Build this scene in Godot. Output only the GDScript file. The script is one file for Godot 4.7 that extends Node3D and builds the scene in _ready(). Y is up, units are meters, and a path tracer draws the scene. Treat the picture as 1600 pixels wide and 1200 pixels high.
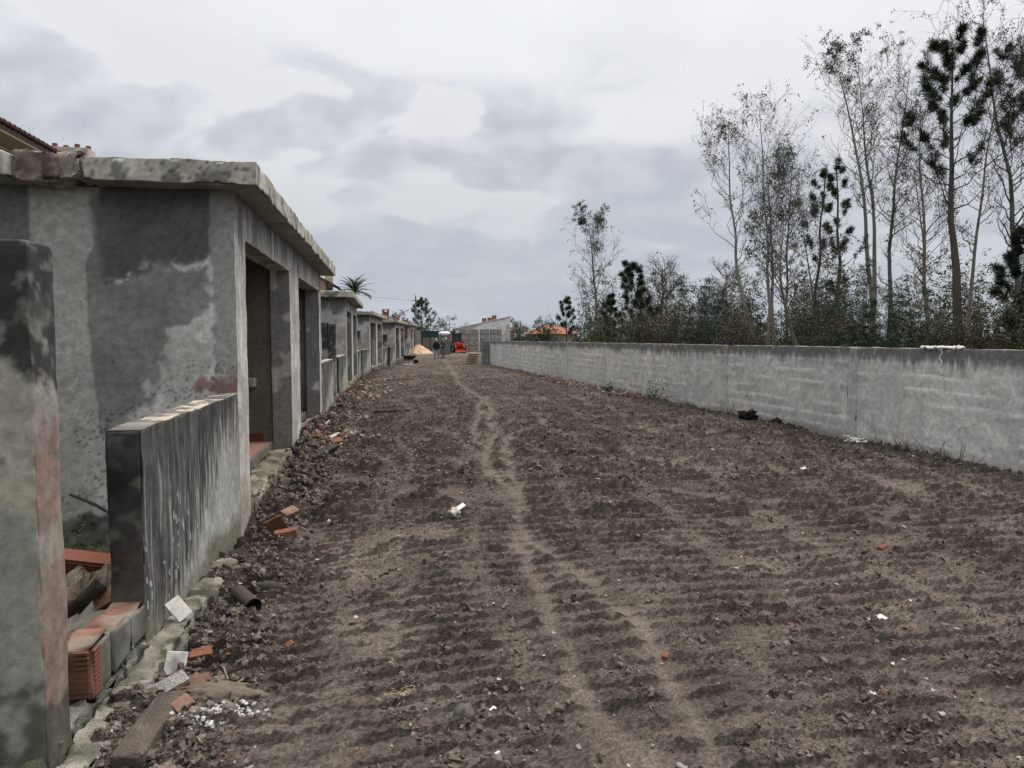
extends Node3D
# A cleared strip of churned soil between a row of unfinished concrete houses and a long rendered wall.
# y is up, the row runs along -z; distances along the row are written as D = -z.

class Shape:
	var v := PackedVector3Array()
	var n := PackedVector3Array()
	var c := PackedColorArray()
	var i := PackedInt32Array()
	func vert(p: Vector3, nn: Vector3, col: Color) -> int:
		v.append(p); n.append(nn); c.append(col)
		return v.size() - 1
	func tri(a: Vector3, b: Vector3, d: Vector3, col: Color) -> void:
		var nn := (d - a).cross(b - a).normalized()
		var s := v.size()
		v.append(a); v.append(b); v.append(d)
		n.append(nn); n.append(nn); n.append(nn)
		c.append(col); c.append(col); c.append(col)
		i.append(s); i.append(s + 1); i.append(s + 2)
	func quad(a: Vector3, b: Vector3, d: Vector3, e: Vector3, col: Color) -> void:
		tri(a, b, d, col); tri(a, d, e, col)
	func box(lo: Vector3, hi: Vector3, col: Color, t := Transform3D.IDENTITY) -> void:
		var p := []
		for k in 8:
			p.append(t * Vector3(hi.x if k & 1 else lo.x, hi.y if k & 2 else lo.y, hi.z if k & 4 else lo.z))
		for f in [[0, 2, 3, 1], [4, 5, 7, 6], [0, 4, 6, 2], [1, 3, 7, 5], [0, 1, 5, 4], [2, 6, 7, 3]]:
			quad(p[f[3]], p[f[2]], p[f[1]], p[f[0]], col)
	func tube(pts: Array, radii: Array, sides: int, col: Color, closed := true) -> void:
		var rings := []
		var up := Vector3(0.31, 0.2, 0.93)
		for k in pts.size():
			var a: Vector3 = pts[maxi(k - 1, 0)]
			var b: Vector3 = pts[mini(k + 1, pts.size() - 1)]
			var d := (b - a).normalized()
			var x := d.cross(up)
			if x.length() < 0.05:
				x = d.cross(Vector3(1, 0, 0))
			x = x.normalized()
			var y := d.cross(x)
			var s := v.size()
			for j in sides:
				var ang := TAU * j / sides
				var o := x * cos(ang) + y * sin(ang)
				v.append(pts[k] + o * radii[k]); n.append(o); c.append(col)
			rings.append(s)
		for k in pts.size() - 1:
			for j in sides:
				var j2 := (j + 1) % sides
				var a0: int = rings[k] + j
				var a1: int = rings[k] + j2
				var b0: int = rings[k + 1] + j
				var b1: int = rings[k + 1] + j2
				i.append(a0); i.append(b1); i.append(a1); i.append(a0); i.append(b0); i.append(b1)
		if closed and sides > 3:
			for e in [0, pts.size() - 1]:
				for j in range(1, sides - 1):
					var s: int = rings[e]
					if e == 0:
						tri(v[s], v[s + j], v[s + j + 1], col)
					else:
						tri(v[s], v[s + j + 1], v[s + j], col)
	func leaf(at: Vector3, d: Vector3, side: Vector3, l: float, w: float, col: Color) -> void:
		var nn := d.cross(side).normalized()
		var s := v.size()
		v.append(at); v.append(at + d * l * 0.45 + side * w); v.append(at + d * l); v.append(at + d * l * 0.45 - side * w)
		for k in 4:
			n.append(nn); c.append(col)
		i.append(s); i.append(s + 1); i.append(s + 2); i.append(s); i.append(s + 2); i.append(s + 3)
	func mesh(m: Material = null) -> ArrayMesh:
		var a := []
		a.resize(Mesh.ARRAY_MAX)
		a[Mesh.ARRAY_VERTEX] = v
		if n.size() == v.size(): a[Mesh.ARRAY_NORMAL] = n
		a[Mesh.ARRAY_COLOR] = c; a[Mesh.ARRAY_INDEX] = i
		var am := ArrayMesh.new()
		am.add_surface_from_arrays(Mesh.PRIMITIVE_TRIANGLES, a)
		if m: am.surface_set_material(0, m)
		return am

var noise := FastNoiseLite.new()      # fractal, about one feature per metre
var fine := FastNoiseLite.new()       # single octave
var cells := FastNoiseLite.new()      # lumps
var rng := RandomNumberGenerator.new()
var M := {}
var taken := {}
const EYE := 1.7

# ------------------------------------------------------------------ naming
func numbered(called: String) -> String:
	var k: int = taken.get(called, 0)
	taken[called] = k + 1
	return called if k == 0 else "%s_%03d" % [called, k]
func tag(o: Node3D, label: String, category: String, group := "", kind := "") -> Node3D:
	if label: o.set_meta("label", label)
	if category: o.set_meta("category", category)
	if group: o.set_meta("group", group)
	o.set_meta("kind", kind if kind else "thing")
	return o
func thing(called: String, label: String, category: String, at := Vector3.ZERO, turn := 0.0, group := "") -> Node3D:
	var o := Node3D.new()
	o.name = numbered(called)
	add_child(o)
	o.position = at
	o.rotation.y = turn
	return tag(o, label, category, group)
func part(called: String, s: Shape, m: Material, parent: Node3D) -> MeshInstance3D:
	var o := MeshInstance3D.new()
	o.name = called
	o.mesh = s.mesh()
	o.material_override = m
	parent.add_child(o, true)
	return o
func solo(called: String, s: Shape, m: Material, label: String, category: String, at := Vector3.ZERO, turn := 0.0, group := "") -> MeshInstance3D:
	var o := MeshInstance3D.new()
	o.name = numbered(called)
	o.mesh = s.mesh()
	o.material_override = m
	add_child(o)
	o.position = at
	o.rotation.y = turn
	tag(o, label, category, group)
	return o
func structure(called: String, s: Shape, m: Material) -> MeshInstance3D:
	var o := MeshInstance3D.new()
	o.name = numbered(called)
	o.mesh = s.mesh()
	o.material_override = m
	add_child(o)
	o.set_meta("kind", "structure")
	return o

# ------------------------------------------------------------------ materials
func noise_tex(freq: float, lo: float, hi: float, sd: int, px := 512, type := FastNoiseLite.TYPE_SIMPLEX_SMOOTH, contrast := 1.0) -> NoiseTexture2D:
	var f := FastNoiseLite.new()
	f.seed = sd
	f.noise_type = type
	f.frequency = freq
	f.fractal_octaves = 5
	f.fractal_gain = 0.68
	var t := NoiseTexture2D.new()
	t.width = px; t.height = px
	t.seamless = true
	t.seamless_blend_skirt = 0.25
	t.noise = f
	var g := Gradient.new()
	g.set_color(0, Color(lo, lo, lo)); g.set_color(1, Color(hi, hi, hi))
	if contrast > 1.0:
		g.set_offset(0, 0.5 - 0.5 / contrast); g.set_offset(1, 0.5 + 0.5 / contrast)
	t.color_ramp = g
	return t
func mat(called: String, col: Color, rough := 0.95, tex: Texture2D = null, scale := 1.0, bump: Texture2D = null, relief := 0.3, world := false) -> StandardMaterial3D:
	var m := StandardMaterial3D.new()
	m.resource_name = called
	m.albedo_color = col.linear_to_srgb()
	m.vertex_color_use_as_albedo = true
	m.roughness = rough
	m.metallic_specular = 0.35
	if tex or bump:
		m.uv1_triplanar = true
		m.uv1_world_triplanar = world
		m.uv1_scale = Vector3.ONE * scale
		m.albedo_texture = tex
	if bump:
		m.heightmap_enabled = true
		m.heightmap_texture = bump
		m.heightmap_scale = relief
	M[called] = m
	return m
func g(x: float, warm := 0.0) -> Color:
	return Color(x * (1.0 + warm), x, x * (1.0 - warm))
func nz(p: Vector3, k: float, off := 0.0) -> float:
	return noise.get_noise_3d(p.x * k + off, p.y * k + off * 0.7, p.z * k - off)
func fz(p: Vector3, k: float, off := 0.0) -> float:
	return fine.get_noise_3d(p.x * k + off, p.y * k - off, p.z * k + off * 0.3)

# ------------------------------------------------------------------ weathered concrete boxes: rounded, chipped, uneven, coloured point by point
func axis(lo: float, hi: float, step: float, r: float) -> PackedFloat32Array:
	var a := PackedFloat32Array([lo, lo + r * 0.35, lo + r])
	var k := maxi(1, roundi((hi - lo - 2.0 * r) / step))
	for j in range(1, k):
		a.append(lo + r + (hi - lo - 2.0 * r) * j / k)
	a.append_array(PackedFloat32Array([hi - r, hi - r * 0.35, hi]))
	return a
func slab(s: Shape, lo: Vector3, hi: Vector3, step: float, paint: Callable, r := 0.012, wobble := 0.006, chips := 0.03, skip := "", seedo := 0.0) -> void:
	r = minf(r, minf(hi.x - lo.x, minf(hi.y - lo.y, hi.z - lo.z)) * 0.3)
	var ax := [axis(lo.x, hi.x, step, r), axis(lo.y, hi.y, step, r), axis(lo.z, hi.z, step, r)]
	var names := ["x", "y", "z"]
	for a in 3:
		var b := (a + 1) % 3
		var d := (a + 2) % 3
		for side in 2:
			if skip.contains(names[a] + ("+" if side else "-")):
				continue
			var ub: PackedFloat32Array = ax[b]
			var vd: PackedFloat32Array = ax[d]
			var nn := Vector3.ZERO
			nn[a] = 1.0 if side else -1.0
			var start := s.v.size()
			var nb := ub.size()
			var nd := vd.size()
			for q in nd:
				for w in nb:
					var p := Vector3.ZERO
					p[a] = hi[a] if side else lo[a]
					p[b] = ub[w]
					p[d] = vd[q]
					var core := p.clamp(lo + Vector3.ONE * r, hi - Vector3.ONE * r)
					var off := p - core
					var p2 := core + off.normalized() * r
					var edges := int(absf(off.x) > r * 0.5) + int(absf(off.y) > r * 0.5) + int(absf(off.z) > r * 0.5)
					if edges > 1 and chips > 0.0:
						var chip := maxf(0.0, fz(p, 5.0, seedo) - 0.35) * chips * 3.0 + maxf(0.0, fz(p, 1.3, seedo + 9.0) - 0.3) * chips * 2.0
						p2 -= off.normalized() * chip
					if wobble > 0.0:
						p2 += Vector3(fz(p, 2.2, seedo), fz(p, 2.2, seedo + 31.0), fz(p, 2.2, seedo + 67.0)) * wobble
						if wobble > 0.02:
							p2 += Vector3(fz(p, 11.0, seedo), fz(p, 11.0, seedo + 31.0), fz(p, 11.0, seedo + 67.0)) * wobble * 0.7 + Vector3(0, 1, 0) * fz(p, 26.0, seedo) * wobble * 0.35
						p2 += nn * (noise.get_noise_3d(p.x * 9.0 + seedo, p.y * 9.0, p.z * 9.0) * wobble * 0.5 if edges < 2 else 0.0)
					s.v.append(p2)
					s.n.append(nn)
					s.c.append((paint.call(p, nn) as Color) * (1.0 + 0.10 * fine.get_noise_3d(p.x * 24.0, p.y * 24.0, p.z * 24.0) + 0.10 * fine.get_noise_3d(p.x * 9.0 + 7.0, p.y * 9.0, p.z * 9.0)))
			for q in nd:
				for w in nb:
					var id := start + q * nb + w
					var du := s.v[start + q * nb + mini(w + 1, nb - 1)] - s.v[start + q * nb + maxi(w - 1, 0)]
					var dv := s.v[start + mini(q + 1, nd - 1) * nb + w] - s.v[start + maxi(q - 1, 0) * nb + w]
					var cr := du.cross(dv).normalized()
					if cr.dot(nn) < 0.0: cr = -cr
					if cr.length() > 0.5: s.n[id] = cr
			for q in nd - 1:
				for w in nb - 1:
					var a0 := start + q * nb + w
					var a1 := a0 + 1
					var b0 := a0 + nb
					var b1 := b0 + 1
					if side:
						s.i.append_array(PackedInt32Array([a0, b1, a1, a0, b0, b1]))
					else:
						s.i.append_array(PackedInt32Array([a0, a1, b1, a0, b1, b0]))
# a lumpy stone or clod
func lump(s: Shape, at: Vector3, size: Vector3, rough: float, col: Color, col2: Color, res := 7, sd := 0.0, turn := Basis.IDENTITY, boxy := 0.0) -> void:
	var start := s.v.size()
	for q in res + 1:
		var th := PI * q / res
		for w in res * 2:
			var ph := PI * w / res
			var d := Vector3(sin(th) * cos(ph), cos(th), sin(th) * sin(ph))
			if boxy > 0.0:
				d = d.lerp(d / maxf(absf(d.x), maxf(absf(d.y), absf(d.z))), boxy)
			var k := 1.0 + rough * (fine.get_noise_3d(d.x * 1.6 + sd, d.y * 1.6, d.z * 1.6) + 0.5 * fine.get_noise_3d(d.x * 4.1, d.y * 4.1 + sd, d.z * 4.1))
			var p := turn * (d * size * k)
			s.v.append(at + p)
			s.n.append((turn * (d / size)).normalized())
			s.c.append(col.lerp(col2, clampf(0.5 + fine.get_noise_3d(d.x * 3.0, d.y * 3.0 - sd, d.z * 3.0), 0.0, 1.0)))
	var cols := res * 2
	for q in res:
		for w in cols:
			var w2 := (w + 1) % cols
			var a0 := start + q * cols + w
			var a1 := start + q * cols + w2
			var b0 := a0 + cols
			var b1 := a1 + cols
			if q > 0:
				s.i.append_array(PackedInt32Array([a0, b1, a1]))
			if q < res - 1:
				s.i.append_array(PackedInt32Array([a0, b0, b1]))
	for q in res + 1:
		for w in cols:
			var id := start + q * cols + w
			var dv := s.v[start + mini(q + 1, res) * cols + w] - s.v[start + maxi(q - 1, 0) * cols + w]
			var du := s.v[start + q * cols + (w + 1) % cols] - s.v[start + q * cols + (w + cols - 1) % cols]
			var cr := dv.cross(du)
			if cr.length() > 1e-9:
				cr = cr.normalized()
				if cr.dot(s.n[id]) < 0.0: cr = -cr
				s.n[id] = cr

# ------------------------------------------------------------------ the sky: an overcast with lumpy grey cumulus under a bright sheet
func sky_picture() -> ImageTexture:
	var w := 2048
	var h := 1024
	var im := Image.create_empty(w, h, false, Image.FORMAT_RGBF)
	var a := FastNoiseLite.new()
	a.seed = 11; a.frequency = 1.0; a.fractal_octaves = 5; a.fractal_gain = 0.52
	var b := FastNoiseLite.new()
	b.seed = 23; b.frequency = 1.0; b.fractal_octaves = 3
	for y in h:
		var el := PI * (0.5 - (y + 0.5) / h)
		if el < -0.03:
			break
		var sy := maxf(sin(el), 0.0)
		var cy := cos(el)
		var reach := 1.0 / (sy + 0.16)
		for x in w:
			var az := TAU * (x + 0.5) / w
			var px := sin(az) * cy * reach
			var pz := cos(az) * cy * reach
			var wx := b.get_noise_2d(px * 0.9, pz * 0.9)
			var wy := b.get_noise_2d(px * 0.9 + 40.0, pz * 0.9 - 17.0)
			var big := a.get_noise_3d(px * 0.55 + wx * 0.3 + 3.7, pz * 0.55 + wy * 0.3, 0.7)
			# heaped lumps: noise in the direction itself, so that they stand up rather than lie flat
			var lx := sin(az) * 4.5
			var lz := cos(az) * 4.5
			var ly := el * 7.5
			var puff := a.get_noise_3d(lx + wx * 0.35, ly + wy * 0.35, lz)
			var curl := a.get_noise_3d(lx * 2.6 + wy * 0.6, ly * 2.6, lz * 2.6 + wx * 0.6)
			var body := big * 0.9 + puff * 0.7 + curl * 0.16 + 0.22
			# heaps stand low in the distance, an even bright sheet lies above them
			var height := el * 57.3 + wx * 5.0 + big * 10.0
			var zone := 1.0 - smoothstep(15.0, 20.5, height)
			var deck := smoothstep(-0.07, 0.11, body) * zone
			var light := smoothstep(0.5, -0.05, body) * 0.45 + smoothstep(-0.35, 0.5, curl) * 0.55
			var sheet := Color(0.672, 0.688, 0.716) * (1.0 + 0.05 * puff + 0.05 * big)
			var grey := Color(0.415, 0.445, 0.51).lerp(Color(0.655, 0.675, 0.712), light * 0.85)
			var c := sheet.lerp(grey, deck * 0.85)
			var low := Color(0.525, 0.578, 0.64)
			c = c.lerp(low, clampf(1.0 - sy / 0.24, 0.0, 1.0) * 0.85)
			c = c * (0.86 + 0.75 * sy) * 0.435
			im.set_pixel(x, y, c)
	for y in range(h / 2 + 10, h):
		pass
	im.fill_rect(Rect2i(0, h / 2 + 8, w, h / 2 - 8), Color(0.12, 0.11, 0.10))
	return ImageTexture.create_from_image(im)

func set_camera_and_light() -> void:
	var cam := Camera3D.new()
	cam.name = "camera"
	add_child(cam)
	cam.position = Vector3(0, EYE, 0)
	cam.rotation = Vector3(-atan(71.0 / 1120.0), -atan(191.0 / 1120.0), 0)
	cam.fov = rad_to_deg(2.0 * atan(600.0 / 1120.0))
	cam.near = 0.05
	cam.far = 1500.0
	cam.current = true
	var env := Environment.new()
	env.background_mode = Environment.BG_SKY
	env.sky = Sky.new()
	var sm := PanoramaSkyMaterial.new()
	sm.panorama = sky_picture()
	env.sky.sky_material = sm
	env.background_energy_multiplier = 1.0
	env.tonemap_mode = Environment.TONE_MAPPER_LINEAR
	env.tonemap_exposure = 2.5
	env.sdfgi_enabled = true
	env.ssao_enabled = true
	env.ssil_enabled = true
	var we := WorldEnvironment.new()
	we.name = "world_environment"
	we.environment = env
	add_child(we)
	var sun := DirectionalLight3D.new()
	sun.name = "sun"
	add_child(sun)
	# behind the cloud, high and a little to the right
	sun.look_at_from_position(Vector3(7, 22, -5), Vector3.ZERO, Vector3.UP)
	sun.light_energy = 0.5
	sun.light_angular_distance = 45.0
	sun.light_color = Color(1.0, 0.985, 0.96)
	sun.shadow_enabled = true

func make_materials() -> void:
	noise.seed = 5; noise.frequency = 0.6; noise.fractal_octaves = 4
	fine.seed = 8; fine.frequency = 1.0; fine.fractal_type = FastNoiseLite.FRACTAL_NONE
	cells.seed = 3; cells.frequency = 1.0; cells.noise_type = FastNoiseLite.TYPE_CELLULAR
	cells.fractal_type = FastNoiseLite.FRACTAL_NONE
	cells.cellular_return_type = FastNoiseLite.RETURN_DISTANCE
	cells.cellular_jitter = 1.0
	rng.seed = 77
	var grain := noise_tex(0.018, 0.84, 1.0, 1, 1024, FastNoiseLite.TYPE_SIMPLEX_SMOOTH, 1.6)
	var pits := noise_tex(0.05, 0.0, 1.0, 2, 1024)
	var crumb := noise_tex(0.045, 0.0, 1.0, 4, 1024, FastNoiseLite.TYPE_CELLULAR)
	var crumb_col := noise_tex(0.06, 0.68, 1.0, 6, 1024, FastNoiseLite.TYPE_SIMPLEX_SMOOTH, 1.9)
	var soil_col := noise_tex(0.05, 0.66, 1.0, 16, 1024, FastNoiseLite.TYPE_SIMPLEX_SMOOTH, 2.2)
	mat("concrete", Color.WHITE, 0.93, grain, 0.55, pits, 0.14)
	mat("rough_concrete", Color.WHITE, 0.97, crumb_col, 1.4, crumb, 1.0)
	mat("soil", Color.WHITE, 1.0, soil_col, 0.8, crumb, 0.9, true)
	M.soil.metallic_specular = 0.2
	mat("clod", Color.WHITE, 1.0)
	M.clod.metallic_specular = 0.15
	mat("brick", Color.WHITE, 0.9, crumb_col, 3.0, pits, 0.25)
	mat("bark", Color.WHITE, 0.95, crumb_col, 1.1, pits, 0.8)
	mat("leaf", Color.WHITE, 0.62)
	M.leaf.backlight_enabled = true
	M.leaf.backlight = Color(0.35, 0.4, 0.22)
	M.leaf.cull_mode = BaseMaterial3D.CULL_DISABLED
	mat("paint", Color.WHITE, 0.5, grain, 1.0)
	mat("cloth", Color.WHITE, 0.95)
	mat("rubber", Color.WHITE, 0.8)
	mat("plastic", Color.WHITE, 0.35)
	mat("timber", Color.WHITE, 0.85, grain, 3.0)
	mat("glass", Color(0.05, 0.06, 0.07), 0.08)

# ------------------------------------------------------------------ the ground
const EDGE := [[-6.0, -0.1], [1.0, -0.18], [3.0, -0.24], [5.0, -0.28], [7.3, -0.26], [9.0, -0.12], [11.3, -0.02], [13.0, 0.02], [15.5, -0.04], [19.0, -0.1], [24.0, -0.15], [32.0, -0.28], [42.0, -0.34], [52.0, -0.46], [59.0, -0.48], [68.0, -0.3], [80.0, 0.05], [140.0, 0.1]]
const PATHS := [
	[[2.0, 1.04], [2.6, 0.99], [2.9, 0.95], [3.39, 0.9], [3.94, 0.93], [4.95, 0.98], [6.15, 1.09], [7.7, 1.4], [9.04, 1.54], [11.62, 1.87], [12.85, 1.9], [14.36, 1.95], [16.95, 2.42], [19.66, 2.54], [26.0, 2.5], [40.0, 3.4], [64.0, 4.6]],
	[[7.6, 1.36], [9.09, 1.23], [10.26, 1.34], [12.85, 1.92]],
	[[11.5, 1.85], [12.6, 2.2], [13.66, 2.9], [15.0, 3.3]],
	[[2.0, 1.2], [3.12, 1.33], [3.86, 1.41], [5.0, 1.32], [6.2, 1.1]],
	[[9.1, 1.52], [10.3, 1.62], [11.5, 1.36], [13.0, 1.5], [16.0, 2.0], [18.0, 2.2], [21.0, 2.9]],
]
func along(list: Array, d: float) -> float:
	if d <= list[0][0]: return list[0][1]
	for k in list.size() - 1:
		if d < list[k + 1][0]:
			return lerpf(list[k][1], list[k + 1][1], (d - list[k][0]) / (list[k + 1][0] - list[k][0]))
	return list[-1][1]
# how far the fronts of the houses stand from the camera's axis
func front_x(d: float) -> float:
	if d < 37.5: return -1.45
	if d < 52.0: return -1.45 + (d - 37.5) * 0.074
	return -0.377 + (d - 52.0) * 0.1085
func base_height(x: float, d: float, e: float, fx: float) -> float:
	var t := clampf((x - fx) / lerpf(2.2, 5.0, clampf((d - 25.0) / 30.0, 0.0, 1.0)), 0.0, 1.0)
	var far := smoothstep(66.0, 82.0, d) * 0.1
	return lerpf(e, far, t * t * (3.0 - 2.0 * t))
# height and dryness; paths holds the x of each foot track at this distance, or 1e9
func soil(x: float, d: float, e: float, fx: float, paths: PackedFloat32Array) -> Vector2:
	var z := -d
	var hgt := base_height(x, d, e, fx)
	var near := 1.0 - smoothstep(26.0, 60.0, d)
	# broad unevenness
	var m1 := noise.get_noise_2d(x * 0.6, z * 0.6)
	hgt += m1 * 0.04
	# lanes pressed by crawler tracks, each with its own bars
	var sway := fine.get_noise_2d(3.3, z * 0.11) * 0.5
	var u := (x + sway + z * 0.012) / 0.95
	var lane := floorf(u)
	var lf := u - lane
	var hsh := sin(lane * 12.9898) * 43758.5453
	hsh -= floorf(hsh)
	var hs2 := fposmod(hsh * 17.31, 1.0)
	var pitch := 0.16 + 0.035 * hs2
	var crumb := noise.get_noise_2d(x * 17.0 + 3.0, z * 17.0)
	var warp := fine.get_noise_2d(x * 0.8, z * 1.3) * 0.03 + fine.get_noise_2d(x * 6.0 + 40.0, z * 6.0) * 0.012 + crumb * 0.012
	var t := (z + (hsh - 0.5) * 0.16 * x + warp) / pitch + hsh * 7.0
	var bar_no := floorf(t)
	t -= bar_no
	var own := sin(bar_no * 78.233 + lane * 3.7) * 43758.5453
	own -= floorf(own)
	var worn := smoothstep(-0.42, -0.08, noise.get_noise_2d(x * 1.5 + 17.0, z * 1.2) + 0.15 * (hs2 - 0.4)) * (0.7 + 0.45 * own)
	# a slope up to a lip and a sharp drop on the near side, as the grousers leave it
	var lip := t / 0.8
	var bar := (0.35 * lip + 0.65 * lip * lip * lip) * 0.047 if t < 0.8 else 0.047 * maxf(0.0, 1.0 - (t - 0.8) / 0.07)
	# crumbled along its length
	var crumble := noise.get_noise_2d(x * 8.0, z * 8.0 + 9.0)
	var ragged := fine.get_noise_2d(x * 6.0 + own * 50.0, z * 4.0)
	bar *= lerpf(1.0, 1.75, clampf((d - 3.5) / 7.0, 0.0, 1.0))
	bar *= clampf(0.9 + ragged * 0.22 + crumble * 0.3 + crumb * 0.35, 0.25, 1.35)
	var edge_of_lane := exp(-pow(minf(lf, 1.0 - lf) / 0.09, 2.0))
	hgt += bar * worn * (1.0 - edge_of_lane * 0.6)
	hgt += edge_of_lane * (0.012 + 0.05 * maxf(0.0, noise.get_noise_2d(x * 3.0 + 5.0, z * 3.0)))
	# clods
	var cl := cells.get_noise_2d(x * 9.0, z * 9.0)
	var patch := smoothstep(-0.05, 0.45, noise.get_noise_2d(x * 1.9 - 8.0, z * 1.9))
	hgt += (0.2 - (cl + 1.0) * 0.45) * 0.04 * (0.1 + patch) * (0.35 + 0.65 * near)
	hgt += crumble * 0.008 + crumb * 0.012 + fine.get_noise_2d(x * 31.0, z * 31.0) * 0.009 * near + fine.get_noise_2d(x * 14.0, z * 17.0) * 0.008
	if d < 16.0: hgt += (0.3 - (cells.get_noise_2d(x * 24.0, z * 24.0) + 1.0)) * 0.02 * (1.0 - d / 16.0) * (0.35 + patch)
	# foot tracks and barrow tracks press all this flat
	var dry := smoothstep(-0.05, 0.5, noise.get_noise_2d(x * 0.55 + 60.0, z * 0.32)) * 0.3
	dry += clampf(noise.get_noise_2d(x * 2.6 - 30.0, z * 2.6) * 0.6, -0.15, 0.35) + 0.05
	var press := 0.0
	for px in paths:
		var off := absf(x - px + fine.get_noise_2d(x + z * 2.0, px) * 0.05)
		var wd := 0.05 + 0.002 * d
		if off < wd * 3.0:
			press = maxf(press, exp(-pow(off / wd, 2.0)) * (0.75 + 0.25 * fine.get_noise_2d(z * 1.3, px * 9.0)))
	if press > 0.01:
		var flat := base_height(x, d, e, fx) + m1 * 0.04 - 0.0 + crumble * 0.006
		hgt = lerpf(hgt, flat, clampf(press * 1.0, 0.0, 0.8))
		dry = lerpf(dry, 0.6 + crumble * 0.5, press * 0.55)
	# spoil thrown up along the foot of the houses
	var out := x - fx
	if out < 1.3:
		var heap := exp(-pow((out - 0.22) / 0.42, 2.0))
		var lumpy := clampf(0.45 + noise.get_noise_2d(x * 2.0, z * 1.2) * 1.5, 0.0, 1.4)
		hgt += heap * (0.13 * lumpy + 0.05 * maxf(0.0, 0.5 - (cl + 1.0) * 0.8))
		dry -= heap * 0.55
	return Vector2(hgt, dry)
func paths_at(d: float) -> PackedFloat32Array:
	var a := PackedFloat32Array()
	for p in PATHS:
		if d >= p[0][0] and d <= p[-1][0]:
			a.append(along(p, d))
	return a
func ground_y(x: float, d: float) -> float:
	return soil(x, d, along(EDGE, d), front_x(d), paths_at(d)).x

func right_limit(d: float) -> float:
	var wall := 8.2 - 0.0396 * d
	return minf(wall if d < 45.7 else 6.39 + (d - 45.7) * 1.4, 46.0)
func make_ground() -> void:
	# the far sheet, out to the horizon
	var s := Shape.new()
	var step := 40.0
	for a in range(-20, 20):
		for b in range(-24, 6):
			var x0 := a * step
			var z0 := b * step
			s.quad(Vector3(x0, -0.55, z0 + step), Vector3(x0, -0.55, z0), Vector3(x0 + step, -0.55, z0), Vector3(x0 + step, -0.55, z0 + step), Color(0.06, 0.058, 0.035))
	structure("ground", s, M.soil)
	# the yard of churned soil
	var rows := PackedFloat32Array()
	var d := -3.0
	while d < 118.0:
		rows.append(d)
		d += 0.05 if d < 1.9 else clampf(d * 0.0024, 0.009, 0.14)
	var cols := 430
	var y := Shape.new()
	y.v.resize(rows.size() * cols); y.c.resize(rows.size() * cols)
	var wet := Color(0.07, 0.058, 0.049)
	var mid := Color(0.155, 0.129, 0.108)
	var pale := Color(0.26, 0.22, 0.18)
	var k := 0
	for row in rows:
		var e := along(EDGE, row)
		var fx := front_x(row)
		var pa := paths_at(row)
		var x0 := fx - 0.35
		var x1 := right_limit(row)
		if row < 7.0: x1 = minf(x1, maxf(row, 0.0) * 1.02 + 2.4)
		var gravel := smoothstep(66.0, 72.0, row)
		for j in cols:
			var x := lerpf(x0, x1, float(j) / (cols - 1))
			var h := soil(x, row, e, fx, pa)
			var speck := fine.get_noise_2d(x * 23.0, row * 23.0)
			var dr := h.y + speck * 0.22 + 0.16
			var c := wet.lerp(mid, clampf(dr * 2.0 + 0.32, 0.0, 1.0))
			c = c.lerp(pale, clampf((dr - 0.38) * 1.5, 0.0, 1.0))
			if gravel > 0.0: c = c.lerp(Color(0.20, 0.165, 0.125), gravel * 0.8)
			y.v[k] = Vector3(x, h.x, -row)
			y.c[k] = c
			k += 1
	y.i.resize((rows.size() - 1) * (cols - 1) * 6)
	k = 0
	for q in rows.size() - 1:
		for j in cols - 1:
			var a0 := q * cols + j
			y.i[k] = a0; y.i[k + 1] = a0 + cols; y.i[k + 2] = a0 + cols + 1
			y.i[k + 3] = a0; y.i[k + 4] = a0 + cols + 1; y.i[k + 5] = a0 + 1
			k += 6
	structure("soil_yard", y, M.soil)

func scatter(called: String, label: String, variants: Array, spots: Array, tints: Array, m: Material) -> void:
	for q in variants.size():
		var mm := MultiMesh.new()
		mm.transform_format = MultiMesh.TRANSFORM_3D
		mm.use_colors = true
		mm.mesh = variants[q].mesh(m)
		var mine := []
		for k in range(q, spots.size(), variants.size()):
			mine.append(k)
		mm.instance_count = mine.size()
		for k in mine.size():
			mm.set_instance_transform(k, spots[mine[k]])
			mm.set_instance_color(k, tints[mine[k]])
		var o := MultiMeshInstance3D.new()
		o.name = numbered(called)
		o.multimesh = mm
		add_child(o)
		tag(o, label, called.replace("_", " ").get_slice(" ", 0), "", "stuff")
func faceted(s: Shape) -> Shape:
	var f := Shape.new()
	for k in range(0, s.i.size(), 3):
		f.tri(s.v[s.i[k]], s.v[s.i[k + 1]], s.v[s.i[k + 2]], s.c[s.i[k]])
	return f
func tumble() -> Basis:
	return Basis.from_euler(Vector3(rng.randf() * TAU, rng.randf() * TAU, rng.randf() * TAU))
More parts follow.
